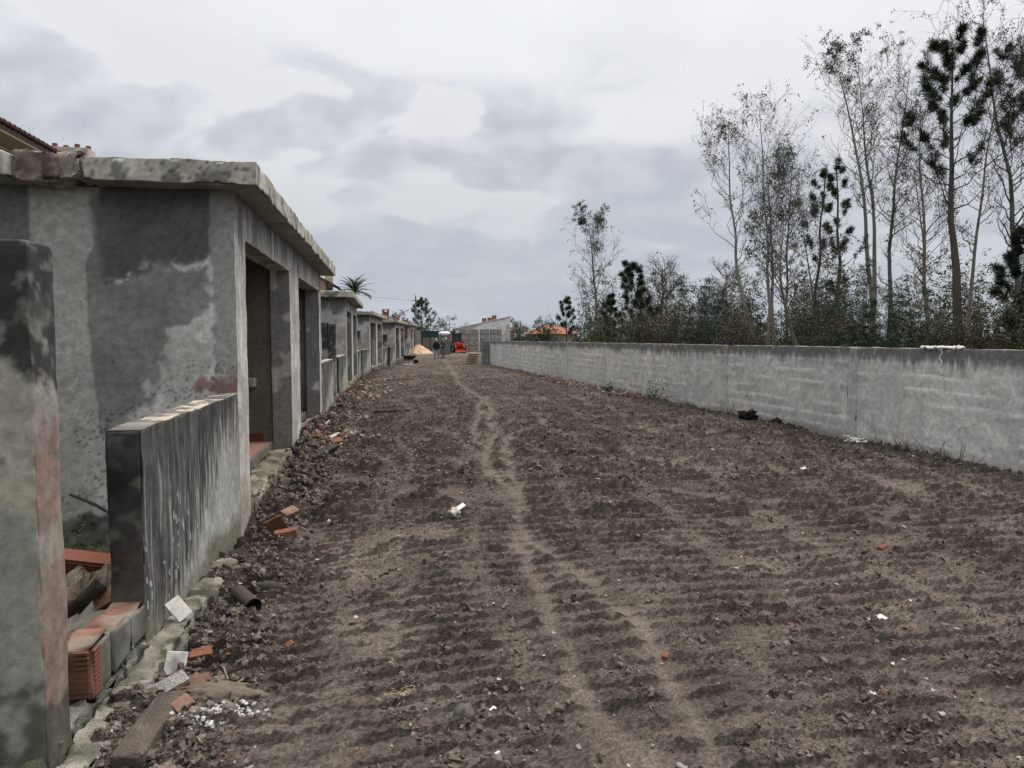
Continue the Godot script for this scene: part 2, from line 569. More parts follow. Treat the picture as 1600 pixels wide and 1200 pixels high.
func make_clods() -> void:
	var kinds := []
	for q in 4:
		var s := Shape.new()
		lump(s, Vector3.ZERO, Vector3(1.1, 0.65, 0.85), 1.1, Color.WHITE, Color(0.7, 0.69, 0.68), 4, q * 7.0, Basis.IDENTITY, 0.3)
		kinds.append(faceted(s))
	var spots := []
	var tints := []
	for k in 95000:
		var d := 2.2 + pow(rng.randf(), 2.2) * 30.0
		var fx := front_x(d)
		var x1 := minf(right_limit(d) - 0.2, d * 1.02 + 1.2)
		var x := rng.randf_range(fx + 0.05, x1)
		if rng.randf() < 0.12: x = fx + 0.05 + absf(rng.randfn(0.0, 0.45))
		if noise.get_noise_2d(x * 1.9 - 8.0, -d * 1.9) < rng.randf_range(-0.35, 0.3) and x > fx + 0.8:
			continue
		var close := 1e9
		for px in paths_at(d):
			close = minf(close, absf(x - px))
		if close < 0.13: continue
		var r := 0.0035 + 0.018 * pow(rng.randf(), 6.0)
		if d > 8.0: r = 0.009 + 0.026 * pow(rng.randf(), 4.0)
		if x < fx + 0.7: r *= 1.0 + 0.8 * rng.randf()
		var y := ground_y(x, d)
		spots.append(Transform3D(tumble().scaled(Vector3.ONE * r), Vector3(x, y + r * 0.1, -d)))
		var t := rng.randf_range(0.085, 0.19)
		tints.append(Color(t * 1.12, t * 0.93, t * 0.77))
	scatter("soil_clods", "loose crumbs of dark soil strewn over the churned yard", kinds, spots, tints, M.clod)
	# grit: bits of plaster, mortar, brick and shell
	spots = []
	tints = []
	for k in 2600:
		var d := 2.3 + pow(rng.randf(), 1.5) * 42.0
		var fx := front_x(d)
		var x1 := minf(right_limit(d) - 0.15, d * 1.02 + 1.2)
		var x := rng.randf_range(fx + 0.1, x1)
		if rng.randf() < 0.3: x = fx + 0.1 + absf(rng.randfn(0.0, 0.4))
		if rng.randf() < 0.12: x = x1 - absf(rng.randfn(0.0, 0.25))
		var r := 0.004 + 0.012 * pow(rng.randf(), 4.0)
		if d > 8.0: r *= 1.5
		spots.append(Transform3D(tumble().scaled(Vector3(r, r * 0.5, r * 1.3)), Vector3(x, ground_y(x, d) + r * 0.4, -d)))
		if rng.randf() < 0.13: tints.append(Color(0.25, 0.12, 0.085))
		else:
			var t := rng.randf_range(0.2, 0.6)
			tints.append(Color(t, t * 0.95, t * 0.86))
	scatter("pale_grit", "tiny pale chips of plaster and brick in the soil", kinds, spots, tints, M.clod)

# ------------------------------------------------------------------ what the concrete looks like, point by point (stains, renders and scratches, plus shade painted on the soffit)
const LIGHT := Color(0.55, 0.53, 0.485)
const DULL := Color(0.36, 0.35, 0.325)
const DARK := Color(0.205, 0.20, 0.19)
const ALGAE := Color(0.028, 0.0275, 0.027)
func blot(p: Vector3, sd: float) -> Color:
	var a := nz(p, 1.1, sd)
	var b := nz(p, 4.2, sd + 13.0)
	var c := LIGHT.lerp(DULL, smoothstep(-0.15, 0.2, a + b * 0.4))
	return c * (1.0 + 0.22 * b)
func spots_of(p: Vector3, k: float, th: float, sd: float) -> float:
	return smoothstep(th, th + 0.08, fz(p, k, sd))
# the gable of the nearest house: a pale band, a dark patch of newer render, efflorescence under the slab
func crisp(v: float, w := 0.035) -> float:
	return smoothstep(-w, w, v)
func paint_gable(p: Vector3, nn: Vector3) -> Color:
	var x := p.x
	var y := p.y
	var n1 := nz(p, 1.1, 7.0)
	var n3 := nz(p, 3.2, 3.0)
	var n8 := nz(p, 9.0, 11.0)
	var brushed := fine.get_noise_2d(x * 1.7 + 3.0, y * 14.0) * 0.5 + fine.get_noise_2d(x * 4.0, y * 33.0) * 0.3
	var mid := Color(0.44, 0.425, 0.39) * (1.0 + 0.12 * n3 + 0.10 * brushed)
	var pale := Color(0.66, 0.645, 0.60) * (1.0 + 0.14 * n3 + 0.10 * n8)
	var dark := Color(0.185, 0.183, 0.175) * (1.0 + 0.35 * n3 + 0.14 * brushed)
	# the pale lower right, with a torn edge climbing to the right
	var c := mid
	var edge := lerpf(-1.3, -0.42, smoothstep(0.15, 2.25, y)) + n1 * 0.26 + n3 * 0.16 + n8 * 0.07
	c = c.lerp(pale, crisp((x - edge) * 0.6, 0.05) * (1.0 - smoothstep(2.2, 2.5, y + n3 * 0.2)))
	c = c.lerp(mid * 1.08, crisp(nz(p, 2.2, 77.0) - 0.16, 0.05) * 0.6)
	# the dark newer render: sharp at the left, worn off towards the pale part
	var left := -1.29 + 0.035 * sin(y * 2.2) + 0.1 * smoothstep(2.35, 2.7, y)
	var right := edge - 0.02 + 0.14 * smoothstep(1.3, 2.1, y) + n8 * 0.10
	var patch := crisp(x - left, 0.008) * crisp(right - x, 0.06) * crisp(y - 0.72 - n1 * 0.5 - n8 * 0.2, 0.1)
	c = c.lerp(dark * 1.25, patch * 0.92)
	# black weathering under the slab, with a torn white crust along its foot
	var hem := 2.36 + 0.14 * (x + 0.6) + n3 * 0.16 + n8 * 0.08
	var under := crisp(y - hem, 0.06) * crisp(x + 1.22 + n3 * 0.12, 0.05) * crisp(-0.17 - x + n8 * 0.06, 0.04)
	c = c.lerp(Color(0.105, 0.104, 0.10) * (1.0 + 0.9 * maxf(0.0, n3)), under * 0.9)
	var crust := exp(-pow((y - hem) / 0.045, 2.0)) * crisp(nz(p, 7.0, 51.0) - 0.02, 0.08) * crisp(x + 1.15, 0.1) * crisp(-0.12 - x, 0.05)
	c = c.lerp(Color(0.68, 0.67, 0.64), crust * 0.85)
	# upper left: old dark weathering with an upright edge
	c = c.lerp(Color(0.15, 0.15, 0.146) * (1.0 + 0.6 * n3), crisp(-1.78 + n8 * 0.02 - x, 0.012) * crisp(y - 1.9 - n1 * 0.5, 0.2) * 0.9)
	# faint trowel arcs in the pale band
	var arc := absf(Vector2(x + 1.55, y - 1.85).length() - 0.28)
	c = c.lerp(pale, (1.0 - smoothstep(0.004, 0.012, arc)) * 0.5 * crisp(left - x, 0.01))
	# the corner strip
	c = c.lerp(Color(0.34, 0.335, 0.315), crisp(x + 0.215 + n8 * 0.05 + n3 * 0.03, 0.012) * 0.9)
	# blow holes
	c = c.lerp(c * 0.4, smoothstep(0.46, 0.56, fz(p, 21.0, 5.0)) * smoothstep(1.75, 1.2, y + n1 * 0.6) * crisp(nz(p, 1.9, 90.0) + 0.12, 0.15))
	# bare stone foot below a broken line
	c = c.lerp(Color(0.19, 0.185, 0.165) * (1.0 + 1.2 * n8), crisp(0.02 + n3 * 0.12 - y, 0.02))
	# red primer where the low wall meets the house
	c = c.lerp(Color(0.20, 0.095, 0.075), crisp(0.11 + n8 * 0.12 - absf(y - 1.24) + (x + 0.05) * 0.22, 0.03) * crisp(x + 0.42, 0.05) * 0.75)
	return c
func paint_wall(p: Vector3, nn: Vector3, sd: float) -> Color:
	var n1 := nz(p, 0.9, sd)
	var n4 := nz(p, 3.6, sd + 13.0)
	var n9 := nz(p, 9.0, sd + 3.0)
	var c := Color(0.47, 0.455, 0.42) * (1.0 + 0.16 * n4 + 0.12 * n9)
	c = c.lerp(Color(0.62, 0.605, 0.565), crisp(n1 + n4 * 0.4 - 0.06, 0.05) * 0.8)
	c = c.lerp(Color(0.33, 0.325, 0.305), crisp(nz(p, 1.3, sd + 31.0) + n9 * 0.2 - 0.1, 0.04) * 0.8)
	var drip := fz(Vector3(p.x * 7.0, p.y * 0.5, p.z * 7.0), 1.0, sd)
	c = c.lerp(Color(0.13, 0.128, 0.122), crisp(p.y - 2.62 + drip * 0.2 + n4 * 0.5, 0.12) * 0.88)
	c = c.lerp(Color(0.33, 0.29, 0.235), crisp(0.3 + n4 * 0.5 - p.y, 0.15) * 0.6)
	c = c.lerp(Color(0.40, 0.33, 0.28), crisp(0.12 - absf(p.y - 1.3) + n9 * 0.1 + (p.x + 0.1) * 0.15, 0.05) * 0.5)
	return c
func paint_front(p: Vector3, nn: Vector3, sd: float) -> Color:
	var c := LIGHT * (1.04 + 0.35 * nz(p, 3.0, sd) + 0.2 * fz(Vector3(p.x * 9.0, p.y * 0.8, p.z * 9.0), 1.0, sd))
	# damp patches with an outline, mostly low down in the openings
	var damp := nz(p, 1.2, sd + 5.0) + nz(p, 6.0, sd + 6.0) * 0.25
	if nn.x < 0.5: c = c.lerp(Color(0.25, 0.245, 0.23) * (1.0 + 0.3 * nz(p, 5.0, sd)), crisp(damp + 0.1, 0.04) * 0.85)
	else: c = c.lerp(DULL, crisp(damp - 0.2, 0.05) * 0.6)
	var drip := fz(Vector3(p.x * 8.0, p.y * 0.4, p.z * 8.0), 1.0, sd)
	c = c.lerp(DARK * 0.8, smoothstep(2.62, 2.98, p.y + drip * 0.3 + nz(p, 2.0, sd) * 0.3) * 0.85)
	c = c.lerp(Color(0.34, 0.30, 0.24), (1.0 - smoothstep(0.0, 0.4, p.y + nz(p, 3.0, sd) * 0.3)) * 0.7)
	return c
func paint_roof(p: Vector3, nn: Vector3, sd: float) -> Color:
	var n2 := nz(p, 1.4, sd)
	var n9 := nz(p, 9.0, sd + 5.0)
	if nn.y < -0.5:  # soffit: shade painted into the underside colour, along with formwork concrete and stain
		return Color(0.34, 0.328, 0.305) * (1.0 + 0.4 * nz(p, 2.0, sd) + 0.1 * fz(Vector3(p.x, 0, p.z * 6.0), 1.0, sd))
	var boards := fine.get_noise_2d(p.y * 40.0 + sd, (p.x + p.z) * 0.6)
	var c := Color(0.52, 0.495, 0.43) * (1.0 + 0.16 * n9 + 0.12 * boards)
	c = c.lerp(Color(0.33, 0.32, 0.25) * (1.0 + 0.4 * n9), crisp(n2 + n9 * 0.3 - 0.04, 0.05) * 0.85)
	c = c.lerp(Color(0.16, 0.155, 0.135), crisp(nz(p, 4.0, sd + 8.0) - 0.27, 0.04) * 0.8)
	c = c.lerp(Color(0.10, 0.097, 0.085), smoothstep(0.5, 0.6, fz(p, 23.0, sd)) * 0.8)
	c = c.lerp(Color(0.66, 0.64, 0.58), crisp(nz(p, 3.1, sd + 44.0) - 0.3, 0.03) * 0.7)
	return c
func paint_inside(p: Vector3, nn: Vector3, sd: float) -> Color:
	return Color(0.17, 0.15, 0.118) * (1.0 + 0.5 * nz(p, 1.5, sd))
func paint_footing(p: Vector3, nn: Vector3, sd: float) -> Color:
	var c := Color(0.40, 0.345, 0.27) * (0.9 + 0.9 * nz(p, 4.0, sd))
	c = c.lerp(Color(0.12, 0.105, 0.08), smoothstep(0.0, 0.3, nz(p, 7.0, sd + 3.0)) * 0.7)
	return c
# the low garden wall: black algae running down from the coping, white scratches below; runs along -z from 0
func paint_low(p: Vector3, nn: Vector3, top: float, sd: float, length: float) -> Color:
	var k := clampf(-p.z / length, 0.0, 1.0)
	var pale := Color(0.37, 0.365, 0.34) * (1.0 + 0.5 * nz(p, 3.0, sd))
	var streak := fz(Vector3(0.0, p.y * 0.45, p.z * 11.0), 1.0, sd) + 0.6 * fz(Vector3(0.0, p.y * 1.2, p.z * 27.0), 1.0, sd + 9.0)
	var soot := ALGAE.lerp(Color(0.085, 0.08, 0.075), clampf(0.5 + nz(p, 4.0, sd), 0.0, 1.0))
	if nn.z > 0.5:
		var brown := Color(0.10, 0.088, 0.075) * (1.0 + 0.8 * nz(p, 6.0, sd))
		var a := soot.lerp(brown, 1.0 - smoothstep(0.35, 0.75, p.y + nz(p, 2.0, sd) * 0.4))
		return a.lerp(Color(0.22, 0.21, 0.17), smoothstep(0.25, 0.5, nz(p, 7.0, sd + 2.0)) * 0.5)
	if nn.y > 0.5:
		var grit := smoothstep(-0.05, 0.25, nz(p, 6.0, sd) + 0.1)
		return Color(0.14, 0.13, 0.12).lerp(Color(0.50, 0.43, 0.34) * (0.8 + 0.7 * absf(fz(p, 30.0, sd))), grit * smoothstep(0.02, 0.25, k))
	var reach := lerpf(1.3, 0.2, smoothstep(0.05, 0.95, k)) + streak * lerpf(0.3, 0.45, k)
	var wet := smoothstep(top - reach - 0.18, top - reach + 0.1, p.y)
	var c := pale.lerp(soot, wet * clampf(0.93 + streak * 0.25, 0.45, 0.98))
	c = c.lerp(pale, smoothstep(0.38, 0.6, streak) * smoothstep(top - 0.05, top - 0.45, p.y) * 0.7)
	# scratches from the digger's bucket
	var sc := fz(Vector3(0, p.y * 9.0 + p.z * 6.0, p.z * 30.0), 1.0, sd + 4.0)
	c = c.lerp(Color(0.66, 0.65, 0.62), smoothstep(0.62, 0.72, sc) * smoothstep(0.75, 0.25, p.y + nz(p, 2.0, sd) * 0.5) * 0.85)
	c = c.lerp(Color(0.17, 0.15, 0.10), (1.0 - smoothstep(-0.12, 0.1, p.y + nz(p, 3.0, sd + 7.0) * 0.25)) * 0.8)
	return c
func paint_pillar(p: Vector3, nn: Vector3, sd: float) -> Color:
	var n1 := nz(p, 1.5, sd)
	var n5 := nz(p, 5.0, sd + 3.0)
	var n14 := nz(p, 15.0, sd + 8.0)
	var c := Color(0.45, 0.43, 0.345) * (1.0 + 0.25 * n5 + 0.2 * n14)
	c = c.lerp(Color(0.32, 0.32, 0.295) * (1.0 + 0.2 * n14), crisp(nz(p, 1.3, sd + 12.0) - 0.02, 0.06) * 0.85)
	if nn.x > 0.5:
		c = Color(0.35, 0.325, 0.285) * (1.0 + 0.2 * n5 + 0.2 * n14)
		var worn := nz(Vector3(p.x, p.y * 0.4, p.z * 3.5), 1.7, sd + 30.0)
		c = c.lerp(Color(0.26, 0.125, 0.10) * (1.0 + 0.4 * n14), crisp(worn + 0.1 + n14 * 0.15 - 0.14 - 0.25 * smoothstep(0.9, 1.5, p.y), 0.06) * 0.6)
	# algae from the top, breaking into patches and specks lower down
	var soot := p.y - 1.28 + n1 * 0.55 + n5 * 0.4 + n14 * 0.28
	c = c.lerp(Color(0.034, 0.034, 0.034) * (1.0 + 0.9 * maxf(0.0, n14 + 0.2)), crisp(soot, 0.12) * 0.96)
	c = c.lerp(Color(0.33, 0.32, 0.27), crisp(nz(p, 3.0, sd + 70.0) + n14 * 0.3 - 0.26, 0.05) * crisp(1.75 - p.y, 0.2) * 0.75)
	c = c.lerp(Color(0.24, 0.24, 0.22), crisp(n14 - 0.3, 0.04) * 0.5)
	c = c.lerp(Color(0.06, 0.065, 0.04), crisp(0.16 + n5 * 0.4 + n14 * 0.2 - p.y, 0.1) * 0.8)
	return c
# the long wall: faint courses showing through the render, black algae along the top, cracks
func paint_long(p: Vector3, nn: Vector3, sd: float) -> Color:
	if nn.y > 0.5:
		return Color(0.22, 0.215, 0.19) * (1.0 + 0.8 * nz(p, 3.0, sd))
	var q := Vector3(p.x, p.y, p.z)
	var a := nz(q, 0.6, sd)
	var c := Color(0.65, 0.635, 0.595) * (1.0 + 0.24 * a + 0.28 * nz(q, 5.0, sd + 3.0))
	# courses of blocks ghosting through
	var yy := p.y + nz(Vector3(0, p.y, p.z), 1.5, sd) * 0.035
	var cr := yy / 0.195 - floorf(yy / 0.195)
	var ghost := smoothstep(0.5, 0.9, cr) - smoothstep(0.9, 1.0, cr)
	c = c * (1.0 + (ghost - 0.3) * 0.5 * clampf(0.3 + nz(Vector3(0, floorf(yy / 0.195) * 2.0, p.z), 1.4, sd + 8.0) * 2.5, 0.0, 1.0))
	c = c.lerp(Color(0.62, 0.62, 0.6), smoothstep(0.22, 0.42, nz(Vector3(0, p.y * 2.2, p.z * 0.8), 1.9, sd + 17.0)) * 0.45)
	var streak := fz(Vector3(0.0, p.y * 0.5, p.z * 7.0), 1.0, sd) * 0.6 + fz(Vector3(0.0, p.y * 0.9, p.z * 19.0), 1.0, sd + 2.0) * 0.4
	var run := 0.19 + 0.13 * streak + 0.22 * maxf(0.0, nz(Vector3(0, 0, p.z), 0.9, sd + 70.0))
	var soot := smoothstep(1.557 - run - 0.1, 1.557 - run + 0.1, p.y)
	c = c.lerp(Color(0.125, 0.122, 0.118) * (1.0 + 0.5 * streak), soot * 0.88)
	# a crack climbing across a bay here and there
	for k in [[-14.3, 0.35, -13.2, 1.3], [-8.9, 0.2, -8.3, 0.62], [-10.9, 0.62, -10.3, 0.9], [-24.0, 0.3, -23.4, 1.2]]:
		if p.z > k[0] - 0.3 and p.z < k[2] + 0.3 and p.y > k[1] and p.y < k[3]:
			var t: float = (p.y - k[1]) / (k[3] - k[1])
			var zc := lerpf(k[0], k[2], t) + nz(Vector3(0, p.y, k[0]), 5.0, 4.0) * 0.2
			c = c.lerp(Color(0.2, 0.195, 0.18), (1.0 - smoothstep(0.006, 0.026, absf(p.z - zc))) * clampf(0.5 + nz(p, 9.0, 2.0) * 1.5, 0.0, 0.9))
	c = c.lerp(Color(0.70, 0.69, 0.66), smoothstep(0.66, 0.74, fz(Vector3(0, p.y * 5.0 + p.z * 2.0, p.z * 16.0), 1.0, sd + 40.0)) * 0.5)
	c = c.lerp(Color(0.26, 0.235, 0.20), (1.0 - smoothstep(-0.05, 0.16, p.y + nz(p, 2.5, sd) * 0.2)) * 0.75)
	return c

# ------------------------------------------------------------------ the unfinished houses
# origin at the near front corner; the front looks along +x, the row runs along -z
func make_house(at: Vector3, turn: float, length: float, step: float, sd: float, label: String, first := false) -> Node3D:
	var h := thing("unfinished_house", label, "house", at, turn, "row of unfinished concrete houses")
	var depth := 4.7
	var th := 0.28
	var a0 := 0.5 * length / 8.68
	var a1 := 3.81 * length / 8.68
	var b0 := 4.89 * length / 8.68
	var b1 := 8.25 * length / 8.68
	var lint := 2.7
	var roof := 3.1
	var wall := func(p, n): return paint_wall(p, n, sd)
	var front := func(p, n): return paint_front(p, n, sd)
	var inner := func(p, n): return paint_inside(p, n, sd)
	var foot := func(p, n): return paint_footing(p, n, sd)
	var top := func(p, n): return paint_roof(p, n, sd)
	var s := Shape.new()
	slab(s, Vector3(-depth if not first else -3.2, -0.5, -0.24), Vector3(0, roof, 0.0), step, func(p, n): return paint_front(p, n, sd) if n.x > 0.5 else (paint_gable(p, n) if first else paint_wall(p, n, sd)), 0.006, 0.006, 0.0, "y+y-", sd)
	part("gable_wall", s, M.concrete, h)
	if first:
		s = Shape.new()
		slab(s, Vector3(-depth, -0.5, -0.24), Vector3(-3.2, roof, 0.0), 0.2, wall, 0.01, 0.008, 0.0, "y+y-", sd)
		part("gable_wall", s, M.concrete, h)
	s = Shape.new()
	slab(s, Vector3(-depth, -0.5, -length), Vector3(0, roof, -length + 0.24), maxf(step * 3.0, 0.15), wall, 0.01, 0.008, 0.0, "y+y-", sd)
	part("gable_wall", s, M.concrete, h)
	s = Shape.new()
	slab(s, Vector3(-depth - 0.24, -0.5, -length), Vector3(-depth, roof, 0.0), 0.4, wall, 0.01, 0.0, 0.0, "y+y-", sd)
	part("rear_wall", s, M.concrete, h)
	for q in [[0.241, a0], [a1, b0], [b1, length - 0.241]]:
		s = Shape.new()
		slab(s, Vector3(-th, -0.5, -q[1]), Vector3(0, lint, -q[0]), step, front, 0.004, 0.006, 0.0, "y+y-", sd)
		part("post", s, M.concrete, h)
	s = Shape.new()
	slab(s, Vector3(-th, lint, -length + 0.241), Vector3(0, roof, -0.241), step, front, 0.004, 0.006, 0.0, "y+", sd)
	part("lintel", s, M.concrete, h)
	# floors and the broken edge of the foundation in each opening
	for q in [[a0, a1], [b0, b1]]:
		s = Shape.new()
		slab(s, Vector3(-th + 0.02, -0.5, -q[1] + 0.004), Vector3(0.05, 0.06, -q[0] - 0.004), 0.06, foot, 0.05, 0.05, 0.12, "y-", sd + q[0])
		part("foundation_edge", s, M.rough_concrete, h)
	s = Shape.new()
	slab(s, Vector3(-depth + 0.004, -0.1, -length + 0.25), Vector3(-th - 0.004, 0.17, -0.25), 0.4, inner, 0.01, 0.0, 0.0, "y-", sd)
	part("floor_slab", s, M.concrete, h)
	# rooms behind the openings
	var mid := (a1 + b0) * 0.5
	s = Shape.new()
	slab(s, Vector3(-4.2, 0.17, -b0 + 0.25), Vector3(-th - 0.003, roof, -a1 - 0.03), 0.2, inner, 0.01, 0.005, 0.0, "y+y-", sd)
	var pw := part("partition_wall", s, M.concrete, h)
	s = Shape.new()
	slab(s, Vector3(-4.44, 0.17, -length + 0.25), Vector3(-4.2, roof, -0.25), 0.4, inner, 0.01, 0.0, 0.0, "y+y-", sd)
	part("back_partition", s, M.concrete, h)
	if first:
		s = Shape.new()
		s.box(Vector3(-4.1, 0.17, -a1 - 0.03), Vector3(-0.42, 0.29, -a1 - 0.01), Color(0.20, 0.05, 0.035))
		part("skirting", s, M.paint, pw)
		s = Shape.new()
		slab(s, Vector3(-4.1, 0.98, -a1 - 0.031), Vector3(-0.5, 1.12, -a1 + 0.13), 0.1, func(p, n): return Color(0.36, 0.33, 0.28) * (1.0 + 0.5 * nz(p, 4.0)), 0.02, 0.01, 0.03, "", 3.0)
		part("plaster_ledge", s, M.concrete, pw)
		var ti := Shape.new()
		ti.box(Vector3(-0.148, 0.0, -0.148), Vector3(0.148, 0.012, 0.148), Color.WHITE)
		var tm := ti.mesh()
		for q in 5:
			for w in 10:
				var o := MeshInstance3D.new()
				o.name = "floor_tile"
				o.mesh = tm
				o.material_override = M.tile if (q * 7 + w * 3) % 5 else M.tile_worn
				h.add_child(o, true)
				o.position = Vector3(-0.47 - q * 0.3, 0.171, -a0 - 0.2 - w * 0.3)
	# the flat roof
	s = Shape.new()
	var sl := Vector3(-depth - 0.5, roof, -length - 0.66)
	var sh := Vector3(0.27, roof + 0.21, 0.32)
	if first:
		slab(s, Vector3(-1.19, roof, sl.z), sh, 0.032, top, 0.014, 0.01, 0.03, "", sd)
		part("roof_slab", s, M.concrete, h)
		# the length where the edge has been smashed off
		s = Shape.new()
		slab(s, Vector3(-1.79, roof + 0.005, -1.2), Vector3(-1.195, roof + 0.245, 0.25), 0.035, func(p, n):
			var c := Color(0.56, 0.50, 0.42) * (0.9 + 1.0 * nz(p, 9.0, 2.0))
			c = c.lerp(Color(0.24, 0.15, 0.12), smoothstep(0.05, 0.25, nz(p, 2.5, 9.0)) * 0.6)
			return c.lerp(Color(0.06, 0.055, 0.05), smoothstep(0.12, 0.35, nz(p, 4.5, 5.0)) * 0.8)
		, 0.03, 0.034, 0.10, "", 5.0)
		part("broken_slab_edge", s, M.rough_concrete, h).set_meta("label", "smashed crumbling edge of the roof slab")
		s = Shape.new()
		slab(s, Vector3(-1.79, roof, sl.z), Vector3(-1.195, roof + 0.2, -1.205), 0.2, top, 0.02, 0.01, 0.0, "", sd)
		part("roof_slab", s, M.concrete, h)
		s = Shape.new()
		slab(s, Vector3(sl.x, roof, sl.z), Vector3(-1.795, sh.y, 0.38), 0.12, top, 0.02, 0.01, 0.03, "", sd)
		part("roof_slab", s, M.concrete, h)
	else:
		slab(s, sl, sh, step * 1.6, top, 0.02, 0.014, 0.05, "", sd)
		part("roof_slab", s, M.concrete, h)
	return h
func chimney(h: Node3D, at: Vector3, w: float, hgt: float, pots := true) -> void:
	var s := Shape.new()
	var red := func(p, n): return Color(0.36, 0.15, 0.10) * (0.9 + 0.5 * nz(p, 6.0, 4.0)) if fposmod(p.y, 0.12) > 0.02 else Color(0.33, 0.25, 0.2)
	slab(s, at + Vector3(-w, 0, -w), at + Vector3(w, hgt, w), 0.03, red, 0.01, 0.0, 0.0, "y-")
	var c := part("chimney", s, M.brick, h)
	s = Shape.new()
	for q in [[-1, -1], [1, -1], [-1, 1], [1, 1]]:
		var o := at + Vector3(q[0] * (w - 0.07), hgt, q[1] * (w - 0.07))
		s.box(o - Vector3(0.06, 0.0, 0.06), o + Vector3(0.06, 0.14, 0.06), Color(0.36, 0.15, 0.10))
	s.box(at + Vector3(-w - 0.05, hgt + 0.14, -w - 0.05), at + Vector3(w + 0.05, hgt + 0.2, w + 0.05), Color(0.30, 0.22, 0.18))
	part("chimney_cap", s, M.brick, c)

# a low garden wall along -z from 0 to -length
func low_wall(at: Vector3, turn: float, length: float, step: float, sd: float, label: String) -> void:
	var s := Shape.new()
	slab(s, Vector3(-0.19, -0.45, -length), Vector3(0, 1.17, 0), step, func(p, n): return paint_low(p, n, 1.17, sd, length), 0.008, 0.007, 0.012, "y-", sd)
	solo("garden_wall", s, M.concrete, label, "wall", at, turn, "low garden walls in front of the houses")
func divider(at: Vector3, turn: float, step: float, sd: float, label: String, back: float) -> void:
	var t := thing("dividing_wall", label, "wall", at, turn, "dividing walls between the plots")
	var s := Shape.new()
	slab(s, Vector3(-0.2, -0.5, -0.24), Vector3(0, 2.1, 0), step, func(p, n): return paint_pillar(p, n, sd), 0.012, 0.005, 0.008, "y-", sd)
	part("end_pier", s, M.concrete, t)
	s = Shape.new()
	slab(s, Vector3(-back, -0.5, -0.225), Vector3(-0.204, 2.13, -0.012), maxf(step, 0.03), func(p, n): return paint_pillar(p, n, sd + 5.0), 0.012, 0.008, 0.025, "y-", sd)
	part("wall_panel", s, M.concrete, t)
func plinth(at: Vector3, turn: float, length: float, top: float, label: String, sd: float) -> void:
	var s := Shape.new()
	slab(s, Vector3(-0.2, -0.5, -length), Vector3(0, top, 0), 0.05, func(p, n): return paint_footing(p, n, sd).lerp(Color(0.2, 0.2, 0.18), 0.4), 0.03, 0.03, 0.08, "y-", sd)
	solo("broken_plinth", s, M.rough_concrete, label, "plinth", at, turn, "broken plinths of the garden walls")

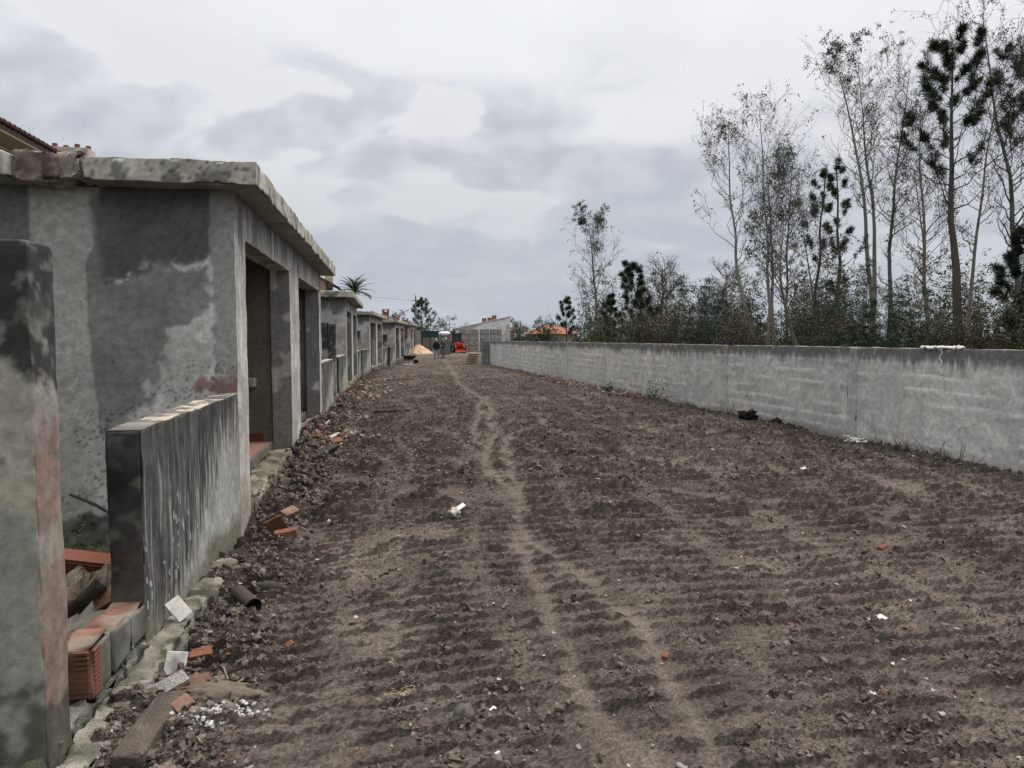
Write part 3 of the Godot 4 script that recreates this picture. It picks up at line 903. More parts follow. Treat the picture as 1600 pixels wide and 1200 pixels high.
func make_left_side() -> void:
	mat("tile", Color(0.30, 0.17, 0.13), 0.6)
	mat("tile_worn", Color(0.33, 0.22, 0.18), 0.75)
	var t4 := -0.0739
	var t5 := -0.1081
	make_house(Vector3(-1.45, 0, -7.27), 0.0, 8.68, 0.02, 3.0, "nearest concrete house shell, with two tall openings and a smashed slab edge", true)
	make_house(Vector3(-1.45, -0.02, -24.95), 0.0, 8.4, 0.06, 21.0, "second concrete house shell along the row, partly hidden by the nearest one")
	make_house(Vector3(-1.13, -0.05, -42.2), t4, 8.9, 0.08, 35.0, "third concrete house shell along the row, pale gable and dark openings")
	var h4 := make_house(Vector3(0.46, -0.1, -59.5), t5, 8.4, 0.1, 48.0, "fourth concrete house shell along the row, with a red brick chimney behind its slab")
	chimney(h4, Vector3(-1.0, 3.31, -2.2), 0.27, 0.75)
	var h5 := make_house(Vector3(2.15, 0.0, -76.5), t5, 8.2, 0.12, 63.0, "fifth concrete house shell along the row, bare red brick showing in its gable")
	chimney(h5, Vector3(-1.6, 3.31, -1.8), 0.3, 0.7)
	var s := Shape.new()
	for q in 9:
		for w in 4:
			s.box(Vector3(-1.5 + w * 0.3 + (q % 2) * 0.1, 1.75 + q * 0.13, 0.002), Vector3(-1.22 + w * 0.3 + (q % 2) * 0.1, 1.87 + q * 0.13, 0.03), Color(0.33, 0.115, 0.07) * rng.randf_range(0.75, 1.15))
	var bp := part("bare_brickwork", s, M.brick, h5)
	bp.set_meta("kind", "stuff")
	var h6 := make_house(Vector3(3.9, 0.05, -93.5), t5, 8.2, 0.15, 81.0, "farthest concrete house shell at the end of the row")
	chimney(h6, Vector3(-2.0, 3.31, -1.0), 0.36, 0.75)
	# walls of the plots
	low_wall(Vector3(-1.45, 0, -4.49), 0.0, 2.775, 0.018, 2.0, "nearest low garden wall, black with algae, beside the first house")
	low_wall(Vector3(-1.45, 0, -15.955), 0.0, 3.2, 0.04, 14.0, "low garden wall just past the first house's second opening")
	low_wall(Vector3(-1.45, 0, -21.1), 0.0, 3.84, 0.05, 27.0, "low garden wall running up to the second house")
	low_wall(Vector3(-1.45, -0.05, -33.36), 0.0, 3.3, 0.07, 31.0, "low garden wall just past the second house")
	low_wall(Vector3(-1.42, -0.05, -38.4), t4, 3.8, 0.08, 44.0, "low garden wall running up to the third house")
	low_wall(Vector3(-0.46, -0.1, -51.1), t4, 3.0, 0.1, 52.0, "low garden wall just past the third house")
	low_wall(Vector3(0.03, -0.1, -55.8), t5, 3.68, 0.1, 57.0, "low garden wall running up to the fourth house")
	low_wall(Vector3(1.37, 0.0, -67.9), t5, 3.0, 0.12, 66.0, "low garden wall just past the fourth house")
	low_wall(Vector3(1.78, 0.0, -73.0), t5, 3.45, 0.12, 71.0, "low garden wall running up to the fifth house")
	divider(Vector3(-1.45, 0, -3.225), 0.0, 0.018, 4.0, "tall dividing wall pier at the left edge, black on top", 3.0)
	divider(Vector3(-1.46, 0, -20.2), 0.0, 0.05, 19.0, "tall dark dividing wall between the first and second houses", 5.0)
	divider(Vector3(-1.46, 0, -37.5), 0.0, 0.08, 29.0, "tall dark dividing wall between the second and third houses", 5.0)
	divider(Vector3(-0.2, -0.1, -54.9), t5, 0.1, 39.0, "tall dark dividing wall between the third and fourth houses", 3.0)
	divider(Vector3(1.68, 0.0, -71.6), t5, 0.12, 49.0, "tall dark dividing wall between the fourth and fifth houses", 5.0)
	plinth(Vector3(-1.46, 0, -19.17), 0.0, 1.02, 0.12, "broken plinth before the dividing wall past the first house", 6.0)
	plinth(Vector3(-1.46, 0, -20.45), 0.0, 0.64, 0.14, "broken plinth between the dividing wall and the second garden wall", 8.0)
	plinth(Vector3(-1.46, 0, -37.75), 0.0, 0.6, 0.1, "broken plinth past the dividing wall of the third house", 9.0)
	# the gap beside the nearest pier: a sill of red hollow bricks over a footing
	var sill := thing("brick_sill", "broken sill of red hollow bricks between the pier and the black garden wall", "sill", Vector3(-1.45, 0, -3.2))
	s = Shape.new()
	slab(s, Vector3(-0.19, -0.5, -1.286), Vector3(0, -0.08, 2.2), 0.02, func(p, n):
		var c := Color(0.20, 0.195, 0.165) * (0.9 + 0.9 * nz(p, 4.0, 2.0))
		c = c.lerp(Color(0.075, 0.085, 0.035), smoothstep(0.0, 0.3, nz(p, 3.0, 15.0)) * 0.8)
		return c.lerp(Color(0.55, 0.54, 0.5), smoothstep(0.6, 0.72, fz(Vector3(0, p.y * 9.0 + p.z * 9.0, p.z * 30.0), 1.0, 3.0)) * 0.7)
	, 0.02, 0.025, 0.05, "y-", 2.0)
	part("rendered_base", s, M.rough_concrete, sill)
	for q in 3:
		s = Shape.new()
		var z0 := -0.52 - q * 0.262
		slab(s, Vector3(-0.186, -0.08, z0 - 0.255), Vector3(-0.006, 0.19 - 0.02 * q, z0), 0.02, func(p, n):
			var c := Color(0.27, 0.135, 0.095) * (0.9 + 1.0 * nz(p, 7.0, q * 5.0))
			c = c.lerp(Color(0.2, 0.185, 0.15), smoothstep(0.0, 0.3, nz(p, 9.0, q * 3.0 + 40.0)) * 0.8)
			if n.x > 0.5 and (q > 0 or p.z < -0.62): c = Color(0.20, 0.195, 0.175) * (1.0 + nz(p, 5.0, 3.0))
			if n.y > 0.5: c = c.lerp(Color(0.36, 0.29, 0.225), smoothstep(-0.1, 0.3, nz(p, 5.0, 8.0)) * 0.75)
			return c * (0.72 if n.z > 0.5 and fposmod(p.x + p.y, 0.02) < 0.008 else 1.0)
		, 0.02, 0.012, 0.06, "y-", q * 4.0)
		var hb := part("hollow_brick", s, M.brick, sill)
		if q == 0:
			s = Shape.new()
			for k in 10:
				var yy := -0.062 + k * 0.024
				s.box(Vector3(-0.17, yy, z0 - 0.006), Vector3(-0.022, yy + 0.012, z0 + 0.005), Color(0.29, 0.13, 0.085))
				s.box(Vector3(-0.012, yy, z0 - 0.10), Vector3(0.0, yy + 0.012, z0 - 0.02), Color(0.29, 0.13, 0.085))
			part("ribs", s, M.brick, hb).set_meta("kind", "stuff")
	s = Shape.new()
	slab(s, Vector3(0.002, -0.55, -3.0), Vector3(0.16, -0.13, 1.4), 0.02, func(p, n):
		var c := Color(0.27, 0.25, 0.205) * (0.85 + 1.1 * nz(p, 6.0, 7.0))
		c = c.lerp(Color(0.07, 0.075, 0.04), smoothstep(0.05, 0.3, nz(p, 2.2, 25.0)) * 0.8)
		return c.lerp(Color(0.52, 0.49, 0.42), smoothstep(0.15, 0.4, nz(p, 7.0, 35.0)) * 0.6)
	, 0.015, 0.021, 0.03, "y-", 12.0)
	solo("wall_footing", s, M.rough_concrete, "rough concrete footing along the foot of the nearest walls", "footing", Vector3(-1.45, 0, -3.2))
	# floor of the little yard
	s = Shape.new()
	slab(s, Vector3(-6.0, -0.6, -7.25), Vector3(-1.66, -0.3, 2.0), 0.12, func(p, n): return (Color(0.10, 0.085, 0.065) * (1.0 + 1.1 * nz(p, 3.0))).lerp(Color(0.05, 0.09, 0.02), smoothstep(0.1, 0.35, nz(p, 1.5, 4.0))), 0.02, 0.1, 0.0, "y-")
	structure("yard_ground", s, M.soil)
	# strips of earth under and behind the houses
	s = Shape.new()
	s.box(Vector3(-30.0, -0.6, -115.0), Vector3(-8.9, -0.2, -7.0), Color(0.08, 0.07, 0.05))
	structure("back_ground", s, M.soil)

# ------------------------------------------------------------------ the long wall on the right
func make_right_wall() -> void:
	var w := thing("boundary_wall", "long low rendered boundary wall with a blackened top on the right", "wall", Vector3(8.06, 0, 0), 0.0396)
	var joints := [-4.0, 2.0, 6.5, 10.86, 15.16, 19.15, 23.29, 27.79, 31.91, 36.4, 41.04, 45.0]
	var pw := 0.24
	for q in joints.size() - 1:
		var s := Shape.new()
		var step := 0.025 if joints[q] > 5.0 and joints[q] < 19.0 else (0.04 if joints[q] > 5.0 and joints[q] < 32.0 else 0.07)
		slab(s, Vector3(0, -0.5, -joints[q + 1] + pw * 0.5), Vector3(0.19, 1.557, -joints[q] - pw * 0.5), step, func(p, n): return paint_long(p, n, 3.0), 0.012, 0.006, 0.02, "y-", 4.0)
		part("wall_bay", s, M.concrete, w)
	for q in joints.size():
		var s := Shape.new()
		slab(s, Vector3(-0.004, -0.5, -joints[q] - pw * 0.5 + 0.001), Vector3(0.194, 1.556, -joints[q] + pw * 0.5 - 0.001), 0.035, func(p, n):
			var c := paint_long(p, n, 3.0)
			return c.lerp(Color(0.44, 0.44, 0.425), 0.35)
		, 0.02, 0.006, 0.02, "y-", 4.0)
		part("wall_post", s, M.concrete, w)
	# the open end, raw blocks
	var e := thing("block_pier", "raw concrete block pier closing the far end of the boundary wall", "pier", Vector3(6.19, 0, -45.35), 0.0396)
	for q in 9:
		for k in 2:
			var s := Shape.new()
			var c := Color(0.23, 0.23, 0.225) * rng.randf_range(0.8, 1.1)
			slab(s, Vector3(-0.42 + k * 0.42, q * 0.195 - 0.2, -0.2), Vector3(-0.005 + k * 0.42, q * 0.195 - 0.012, 0.0), 0.1, func(p, n): return c * (1.0 + 0.5 * nz(p, 8.0)) if n.x > -0.5 else Color(0.42, 0.41, 0.38), 0.01, 0.0, 0.0, "")
			part("concrete_block", s, M.concrete, e)

# ------------------------------------------------------------------ trees
func sway_path(a: Vector3, b: Vector3, bend: Vector3, n: int, sd: float, wob: float) -> Array:
	var pts := []
	for k in n + 1:
		var t := float(k) / n
		var p := a.lerp(b, t) + bend * sin(t * PI)
		p += Vector3(fine.get_noise_2d(t * 3.0 + sd, 1.0), 0.0, fine.get_noise_2d(t * 3.0 + sd, 9.0)) * wob * sin(t * PI)
		pts.append(p)
	return pts
func at_t(pts: Array, t: float) -> Vector3:
	var f := clampf(t, 0.0, 0.999) * (pts.size() - 1)
	var k := int(f)
	return pts[k].lerp(pts[k + 1], f - k)
func rand_dir() -> Vector3:
	var v := Vector3(rng.randfn(), rng.randfn(), rng.randfn())
	return v.normalized()
func leaf_spray(s: Shape, at: Vector3, n: int, size: float, spread: float, col: Color, droop: float) -> void:
	for k in n:
		var d := (rand_dir() + Vector3(0, -droop, 0)).normalized()
		var side := d.cross(rand_dir()).normalized()
		var l := size * rng.randf_range(0.6, 1.3)
		var c := col * rng.randf_range(0.65, 1.35)
		s.leaf(at + rand_dir() * spread * rng.randf(), d, side, l, l * 0.16, c)
# a gum tree: a thin pale bole, steep branches, sparse hanging leaves high up
func gum(label: String, base: Vector3, top: Vector3, bend: Vector3, r0: float, start: float, branches: int, leaves: float, reach: float, bark: Color, green: Color, sd: int, dense_top := 0.0) -> void:
	rng.seed = sd
	var t := thing("gum_tree", label, "tree", base, 0.0, "trees behind the boundary wall")
	var tr := Shape.new()
	var cr := Shape.new()
	var lf := Shape.new()
	var h := (top - base).length()
	var pts := sway_path(Vector3.ZERO, top - base, bend, 14, sd, h * 0.011)
	var rad := []
	for k in pts.size():
		rad.append(lerpf(r0, 0.012, pow(float(k) / (pts.size() - 1), 0.85)))
	tr.tube(pts, rad, 7, bark)
	for b in branches:
		var u := lerpf(start, 0.985, pow((b + rng.randf()) / branches, 0.8))
		var o := at_t(pts, u)
		var ang := rng.randf() * TAU
		var up := rng.randf_range(1.2, 2.6)
		var dir := Vector3(cos(ang), up, sin(ang)).normalized()
		var l := reach * h * (0.05 + 0.17 * sin(clampf((u - start) / (1.0 - start), 0.05, 1.0) * PI * 0.86 + 0.25)) * rng.randf_range(0.6, 1.25)
		var bp := sway_path(o, o + dir * l, Vector3(cos(ang), -0.25, sin(ang)) * l * 0.14, 5, b * 3.1 + sd, l * 0.12)
		var br := lerpf(r0, 0.012, pow(u, 0.85)) * 0.42
		cr.tube(bp, [br, br * 0.8, br * 0.62, br * 0.45, br * 0.3, 0.004], 4, bark * 0.7, false)
		for q in 7:
			var v := rng.randf_range(0.25, 1.0)
			var oo := at_t(bp, v)
			var d2 := (dir + rand_dir() * 0.9 + Vector3(0, 0.25, 0)).normalized()
			var l2 := l * rng.randf_range(0.18, 0.42)
			var tip := oo + d2 * l2
			cr.tube([oo, oo.lerp(tip, 0.5) + rand_dir() * l2 * 0.1, tip], [br * 0.3 + 0.003, 0.006, 0.003], 3, bark * 0.55, false)
			for w in 3:
				var o3 := oo.lerp(tip, rng.randf_range(0.3, 1.0))
				var tip3 := o3 + (d2 + rand_dir() * 0.9).normalized() * l2 * 0.5
				cr.tube([o3, tip3], [0.006, 0.003], 3, bark * 0.5, false)
				var dens := leaves * (1.0 + dense_top * 3.0 * smoothstep(0.72, 0.92, u))
				var clump := fine.get_noise_3d(tip3.x * 0.7 + sd, tip3.y * 0.7, tip3.z * 0.7)
				var n := int(dens * rng.randf_range(0.2, 1.8) * clampf(0.6 + clump * 1.6, 0.0, 2.0))
				if n > 0: leaf_spray(lf, tip3, n, 0.13, 0.2, green, 0.8)
	part("trunk", tr, M.bark, t)
	part("branches", cr, M.bark, t)
	if lf.v.size(): part("crown", lf, M.leaf, t)
	rng.seed = 5
# a maritime pine: bare bole, upswept limbs ending in bottle-brush tufts
func brush(s: Shape, a: Vector3, b: Vector3, n: int, l: float, col: Color) -> void:
	var d := (b - a).normalized()
	for k in n:
		var o := a.lerp(b, rng.randf())
		var nd := (d * rng.randf_range(0.3, 1.2) + rand_dir()).normalized()
		var side := nd.cross(rand_dir()).normalized()
		var ll := l * rng.randf_range(0.6, 1.2)
		s.leaf(o, nd, side, ll, 0.011, col * rng.randf_range(0.55, 1.4))
func pine(label: String, base: Vector3, top: Vector3, bend: Vector3, r0: float, start: float, limbs: int, reach: float, sd: int, tuft := 1.0, thick := 1.0) -> void:
	rng.seed = sd
	var t := thing("pine_tree", label, "tree", base, 0.0, "trees behind the boundary wall")
	var tr := Shape.new()
	var cr := Shape.new()
	var lf := Shape.new()
	var h := (top - base).length()
	var green := Color(0.035, 0.055, 0.032)
	var bark := Color(0.13, 0.11, 0.095)
	var pts := sway_path(Vector3.ZERO, top - base, bend, 14, sd, h * 0.015)
	var rad := []
	for k in pts.size():
		rad.append(lerpf(r0, 0.02, pow(float(k) / (pts.size() - 1), 0.9)))
	tr.tube(pts, rad, 8, bark)
	for b in limbs:
		var u := lerpf(start, 0.99, pow((b + rng.randf() * 0.6) / limbs, 0.85))
		var o := at_t(pts, u)
		var ang := b * 2.4 + rng.randf() * 0.8
		var l := reach * (1.0 - 0.75 * (u - start) / (1.0 - start)) * rng.randf_range(0.55, 1.2)
		var dir := Vector3(cos(ang), 0.25 + 0.6 * u * u, sin(ang)).normalized()
		var bp := sway_path(o, o + dir * l + Vector3(0, l * 0.35, 0), Vector3(0, -l * 0.16, 0), 5, b + sd, l * 0.08)
		var br := lerpf(r0, 0.02, u) * 0.33
		cr.tube(bp, [br, br * 0.85, br * 0.65, br * 0.5, br * 0.4, 0.012], 4, bark * 0.7, false)
		var bare := u < start + (1.0 - start) * 0.25 and rng.randf() < 0.5
		if bare: continue
		brush(lf, at_t(bp, 0.72), bp[-1] + (bp[-1] - bp[-2]) * 0.3, int(150 * thick), 0.24 * tuft, green)
		for q in 4:
			var oo := at_t(bp, rng.randf_range(0.45, 0.95))
			var tip: Vector3 = oo + (dir + rand_dir() * 0.7 + Vector3(0, 0.55, 0)).normalized() * l * rng.randf_range(0.16, 0.34)
			cr.tube([oo, tip], [br * 0.4, 0.008], 3, bark * 0.6, false)
			brush(lf, oo.lerp(tip, 0.35), tip, int(95 * thick), 0.22 * tuft, green)
	brush(lf, at_t(pts, 0.93), pts[-1] + Vector3(0, 0.25, 0), int(220 * thick), 0.26 * tuft, green)
	part("trunk", tr, M.bark, t)
	part("branches", cr, M.bark, t)
	part("crown", lf, M.leaf, t)
	rng.seed = 6
# a loose shrub: stems fanning out and clumps of leaves through the volume
func shrub_into(st: Shape, lf: Shape, at: Vector3, size: Vector3, n: int, leaf: float, col: Color, sd: float, needles := false) -> void:
	for k in n:
		var ang := rng.randf() * TAU
		var u := pow(rng.randf(), 0.8)
		var rr := sqrt(1.0 - u * u * 0.92) * pow(rng.randf(), 0.42)
		var d := Vector3(cos(ang), u, sin(ang))
		var lob := 0.72 + 0.6 * fine.get_noise_2d(cos(ang) * 1.6 + sd, sin(ang) * 1.6)
		var p := Vector3(d.x * size.x * rr, u * size.y * lob, d.z * size.z * rr)
		if fine.get_noise_3d(p.x * 1.7 + sd, p.y * 1.7, p.z * 1.7 - sd) < -0.28:
			continue
		if k % 9 == 0:
			st.tube([at + Vector3(p.x * 0.12, 0, p.z * 0.12), at + Vector3(p.x * 0.5, p.y * 0.6, p.z * 0.5), at + p], [0.028, 0.014, 0.005], 3, Color(0.12, 0.10, 0.08), false)
		if needles:
			brush(lf, at + p, at + p + Vector3(d.x, -0.15, d.z).normalized() * 0.45, 30, leaf, col)
		else:
			leaf_spray(lf, at + p, 5, leaf, 0.28, col * (0.8 + 0.5 * fine.get_noise_3d(p.x, p.y + sd, p.z)), 0.1)
func shrub(label: String, at: Vector3, size: Vector3, n: int, leaf: float, col: Color, sd: int, needles := false) -> void:
	rng.seed = sd
	var t := thing("shrub", label, "shrub", at, 0.0, "shrubs behind the boundary wall")
	var st := Shape.new()
	var lf := Shape.new()
	shrub_into(st, lf, Vector3.ZERO, size, n, leaf, col, sd, needles)
	if st.v.size(): part("stems", st, M.bark, t)
	part("foliage", lf, M.leaf, t)
	rng.seed = 9
# a winter tree: all twigs
func bare_tree(label: String, base: Vector3, hgt: float, spread: float, col: Color, sd: int, leaves := 0) -> void:
	rng.seed = sd
	var t := thing("bare_tree", label, "tree", base, 0.0, "trees behind the boundary wall")
	var tr := Shape.new()
	var cr := Shape.new()
	var lf := Shape.new()
	var pts := sway_path(Vector3.ZERO, Vector3(0, hgt * 0.9, 0), Vector3.ZERO, 8, sd, 0.15)
	var rad := []
	for k in 9: rad.append(lerpf(0.13, 0.02, k / 8.0))
	tr.tube(pts, rad, 6, col)
	for b in 34:
		var o := at_t(pts, lerpf(0.12, 0.95, (b + rng.randf()) / 34.0))
		var ang := rng.randf() * TAU
		var l := spread * (1.15 - o.y / hgt * 0.75) * rng.randf_range(0.7, 1.15)
		var e := o + Vector3(cos(ang) * l * 0.75, l * rng.randf_range(0.75, 1.4), sin(ang) * l * 0.75)
		e.y = minf(e.y, hgt)
		var bp := sway_path(o, e, Vector3(cos(ang), -0.4, sin(ang)) * l * 0.16, 5, b + sd, 0.15)
		cr.tube(bp, [0.045, 0.035, 0.026, 0.018, 0.012, 0.006], 3, col * 0.8, false)
		for q in 12:
			var oo := at_t(bp, rng.randf_range(0.25, 1.0))
			var tip := oo + (Vector3(cos(ang) * 0.4, 1.0, sin(ang) * 0.4) + rand_dir() * 0.8).normalized() * rng.randf_range(0.4, 1.1)
			cr.tube([oo, tip], [0.012, 0.005], 3, col * 0.75, false)
			for w in 2:
				var o3 := oo.lerp(tip, rng.randf_range(0.3, 0.9))
				cr.tube([o3, o3 + (Vector3(0, 0.8, 0) + rand_dir()).normalized() * rng.randf_range(0.2, 0.5)], [0.007, 0.004], 3, col * 0.7, false)
			if leaves: leaf_spray(lf, tip, leaves, 0.13, 0.2, Color(0.13, 0.12, 0.08), 0.4)
	part("trunk", tr, M.bark, t)
	part("branches", cr, M.bark, t)
	if lf.v.size(): part("crown", lf, M.leaf, t)
	rng.seed = 10

func make_trees() -> void:
	var pale := Color(0.36, 0.32, 0.27)
	var grey := Color(0.24, 0.215, 0.19)
	var gg := Color(0.062, 0.072, 0.048)
	var y := -0.55
	# the clump left of the tall group
	gum("slim gum tree leaning left, leftmost of the tall clump", Vector3(17.5, y, -31.6), Vector3(15.95, 11.8, -32.5), Vector3(-0.45, 0, 0), 0.13, 0.4, 26, 4.5, 1.0, pale, gg, 101)
	gum("tallest gum tree of the left clump, its crown a loose point", Vector3(18.2, y, -32.4), Vector3(17.9, 12.8, -33.2), Vector3(0.25, 0, 0), 0.12, 0.42, 28, 4.0, 1.0, pale, gg, 102)
	gum("gum tree with a denser rounded crown in the middle of the left clump", Vector3(19.4, y, -34.0), Vector3(19.0, 10.6, -34.4), Vector3(0.2, 0, 0), 0.13, 0.35, 30, 6.0, 1.05, pale, gg, 103)
	gum("gum tree at the right side of the left clump", Vector3(20.4, y, -34.2), Vector3(20.75, 10.9, -34.9), Vector3(-0.2, 0, 0), 0.1, 0.3, 30, 6.0, 1.0, grey, gg, 104)
	gum("short crooked gum tree forking just above the wall", Vector3(17.6, y, -27.4), Vector3(16.2, 6.8, -27.8), Vector3(-0.8, 0, 0.2), 0.13, 0.35, 26, 5.0, 1.7, grey, gg, 105)
	gum("thin gum tree growing beside the short crooked one", Vector3(18.6, y, -29.4), Vector3(18.2, 7.4, -29.9), Vector3(0.3, 0, 0), 0.08, 0.3, 24, 5.0, 1.3, grey, gg, 125)
	pine("slender dark pine with a few tufts, left of the twin pale boles", Vector3(19.4, y, -30.2), Vector3(19.9, 9.4, -30.7), Vector3(-0.15, 0, 0), 0.11, 0.55, 16, 1.2, 106, 1.0, 0.55)
	pine("straight slender pine standing between the clump and the tall gums", Vector3(19.1, y, -28.2), Vector3(19.1, 9.1, -28.7), Vector3(0.1, 0, 0), 0.13, 0.35, 20, 1.6, 107, 1.0, 0.5)
	gum("tall gum tree with a dense dark head leaning left", Vector3(24.1, y, -32.5), Vector3(22.2, 15.9, -33.7), Vector3(0.5, 0, 0), 0.17, 0.5, 34, 6.5, 0.8, pale, gg, 108, 0.4)
	gum("tall gum tree with a smooth pale bole rising beside the dense-headed one", Vector3(25.2, y, -34.3), Vector3(24.7, 15.6, -35.3), Vector3(0.35, 0, 0), 0.18, 0.5, 26, 3.0, 0.9, pale, gg, 109)
	gum("airy gum tree with thin twigs, standing alone in the sky gap", Vector3(24.7, y, -32.4), Vector3(25.85, 15.1, -33.0), Vector3(-0.3, 0, 0), 0.15, 0.3, 34, 2.2, 0.9, grey, gg, 110)
	gum("gum tree with a yellowish bole just left of the tallest pine", Vector3(24.8, y, -29.3), Vector3(24.2, 12.4, -30.1), Vector3(-0.2, 0, 0), 0.14, 0.35, 34, 4.0, 1.0, Color(0.42, 0.35, 0.27), gg, 111)
	gum("second thin bole close beside the yellowish gum", Vector3(24.2, y, -29.0), Vector3(23.6, 9.4, -29.6), Vector3(0.25, 0, 0), 0.09, 0.4, 26, 4.0, 1.2, Color(0.30, 0.24, 0.19), gg, 112)
	pine("tallest pine, its dark tufted head reaching the top of the picture", Vector3(23.9, y, -26.4), Vector3(23.45, 13.9, -27.4), Vector3(-0.35, 0, 0), 0.24, 0.52, 34, 3.0, 113, 1.35, 1.15)
	gum("gum tree leaning right behind the tallest pine", Vector3(27.2, y, -30.2), Vector3(29.1, 14.0, -31.0), Vector3(-0.3, 0, 0), 0.13, 0.4, 30, 4.0, 1.0, pale, gg, 114)
	gum("tall leafy gum tree at the right edge of the picture", Vector3(27.2, y, -27.2), Vector3(25.7, 15.9, -28.4), Vector3(0.5, 0, 0), 0.18, 0.3, 44, 4.5, 1.05, grey, gg, 115)
	pine("pine at the far right, mostly out of the picture", Vector3(29.3, y, -27.9), Vector3(28.3, 15.0, -29.0), Vector3(0.3, 0, 0), 0.2, 0.6, 22, 2.6, 116, 1.3, 0.8)
	gum("leaning gum tree entering from the right edge", Vector3(29.0, y, -26.2), Vector3(26.2, 13.0, -26.6), Vector3(0.6, 0, 0), 0.15, 0.3, 36, 4.5, 1.1, grey, gg, 117)
	# the middle
	gum("lone tall gum tree with a dark cap of leaves, above the middle of the wall", Vector3(14.6, y, -50.3), Vector3(14.3, 10.2, -51.0), Vector3(0.35, 0, 0), 0.16, 0.2, 46, 4.0, 1.25, grey, Color(0.05, 0.066, 0.036), 118, 1.5)
	pine("small leaning pine with ragged drooping tufts, right of the lone gum", Vector3(17.1, y, -45.9), Vector3(15.9, 6.5, -46.4), Vector3(0.2, 0, 0), 0.12, 0.35, 26, 1.7, 119, 1.5, 0.9)
	bare_tree("reddish half-bare tree behind the small leaning pine", Vector3(18.7, y, -47.6), 8.0, 1.7, Color(0.20, 0.155, 0.13), 120, 2)
	bare_tree("pale leafless tree above the dark conifer thicket", Vector3(25.9, y, -52.5), 8.3, 2.3, Color(0.30, 0.275, 0.25), 121, 0)
	pine("young pine in front of the orange roof", Vector3(14.65, y, -58.5), Vector3(14.6, 4.9, -58.7), Vector3.ZERO, 0.08, 0.3, 22, 1.3, 122, 1.2, 0.6)
	pine("young pine between the lone gum and the thicket", Vector3(17.5, y, -54.9), Vector3(17.4, 4.9, -55.2), Vector3.ZERO, 0.09, 0.15, 30, 1.5, 123, 1.3, 0.8)
	pine("young pine leaning right beside the tallest pine's bole", Vector3(24.2, y, -24.8), Vector3(25.1, 5.8, -25.0), Vector3(0.1, 0, 0), 0.09, 0.3, 26, 1.5, 124, 1.5, 1.0)
	# shrubs
	var dk := Color(0.042, 0.062, 0.034)
	var ol := Color(0.10, 0.105, 0.052)
	var br := Color(0.14, 0.11, 0.065)
	shrub("dark drooping conifer thicket under the tall gums", Vector3(17.6, y, -24.4), Vector3(1.9, 5.38, 1.6), 672, 0.3, dk, 201, true)
	shrub("dark bushy conifer right of the drooping thicket", Vector3(19.5, y, -24.6), Vector3(1.3, 4.22, 1.2), 480, 0.26, dk, 202, true)
	shrub("broad dark conifer thicket in the middle of the wall", Vector3(15.2, y, -34.0), Vector3(2.0, 4.74, 1.6), 672, 0.3, dk, 203, true)
	shrub("dark conifer with a knobbly top beside the broad thicket", Vector3(17.4, y, -35.6), Vector3(1.9, 4.74, 1.5), 608, 0.3, dk, 204, true)
	shrub("large round olive green bush at the right end of the wall", Vector3(25.0, y, -23.4), Vector3(3.0, 4.99, 2.2), 5440, 0.139, ol, 205)
	shrub("olive bush half hidden by the boles of the left clump", Vector3(18.0, y, -29.0), Vector3(1.9, 3.71, 1.6), 2560, 0.131, ol, 206)
	shrub("brownish scrub at the foot of the left clump", Vector3(15.8, y, -30.4), Vector3(2.2, 3.46, 1.4), 2560, 0.113, br, 207)
	shrub("leafy bush between the two slender pines", Vector3(17.4, y, -25.8), Vector3(1.4, 3.33, 1.2), 1920, 0.113, br, 208)
	shrub("low scrub beneath the yellowish gum", Vector3(21.6, y, -25.4), Vector3(1.7, 3.20, 1.3), 2240, 0.113, ol, 209)
	shrub("thin scrub with brown leaves under the tallest pine", Vector3(22.8, y, -24.6), Vector3(1.3, 3.71, 1.2), 1920, 0.104, br, 210)
	shrub("green bush at the foot of the lone gum", Vector3(14.2, y, -47.0), Vector3(2.2, 3.84, 1.6), 2560, 0.139, ol, 211)
	shrub("olive scrub beneath the small leaning pine", Vector3(16.0, y, -44.0), Vector3(2.4, 3.84, 1.6), 2880, 0.131, ol, 212)
	shrub("rusty brown scrub beneath the half-bare tree", Vector3(17.6, y, -43.2), Vector3(1.9, 4.48, 1.5), 2560, 0.122, Color(0.12, 0.08, 0.05), 213)
	shrub("dark round evergreen in front of the orange-roofed house", Vector3(17.2, y, -79.5), Vector3(2.6, 4.22, 2.0), 1440, 0.24, dk, 214)
	shrub("pale green scrub beside the dark round evergreen", Vector3(14.6, y, -80.5), Vector3(2.4, 3.84, 1.8), 2560, 0.174, Color(0.085, 0.1, 0.06), 215)
	# the wood farther off, one mass
	rng.seed = 300
	var st := Shape.new()
	var lf := Shape.new()
	for k in 46:
		var a := float(k) / 45.0
		var x := lerpf(19.0, 52.0, a) + rng.randf_range(-1.5, 1.5)
		var z := lerpf(-66.0, -33.0, a) + rng.randf_range(-3.0, 3.0)
		shrub_into(st, lf, Vector3(x, y, z), Vector3(2.6, rng.randf_range(6.0, 8.6), 2.4), 620, 0.26, [dk, ol, br, ol][k % 4], k * 5.0)
	var w := thing("undergrowth", "belt of mixed scrub reading as one mass behind the trees", "undergrowth")
	w.set_meta("kind", "stuff")
	part("stems", st, M.bark, w).set_meta("kind", "stuff")
	part("foliage", lf, M.leaf, w).set_meta("kind", "stuff")
	st = Shape.new()
	lf = Shape.new()
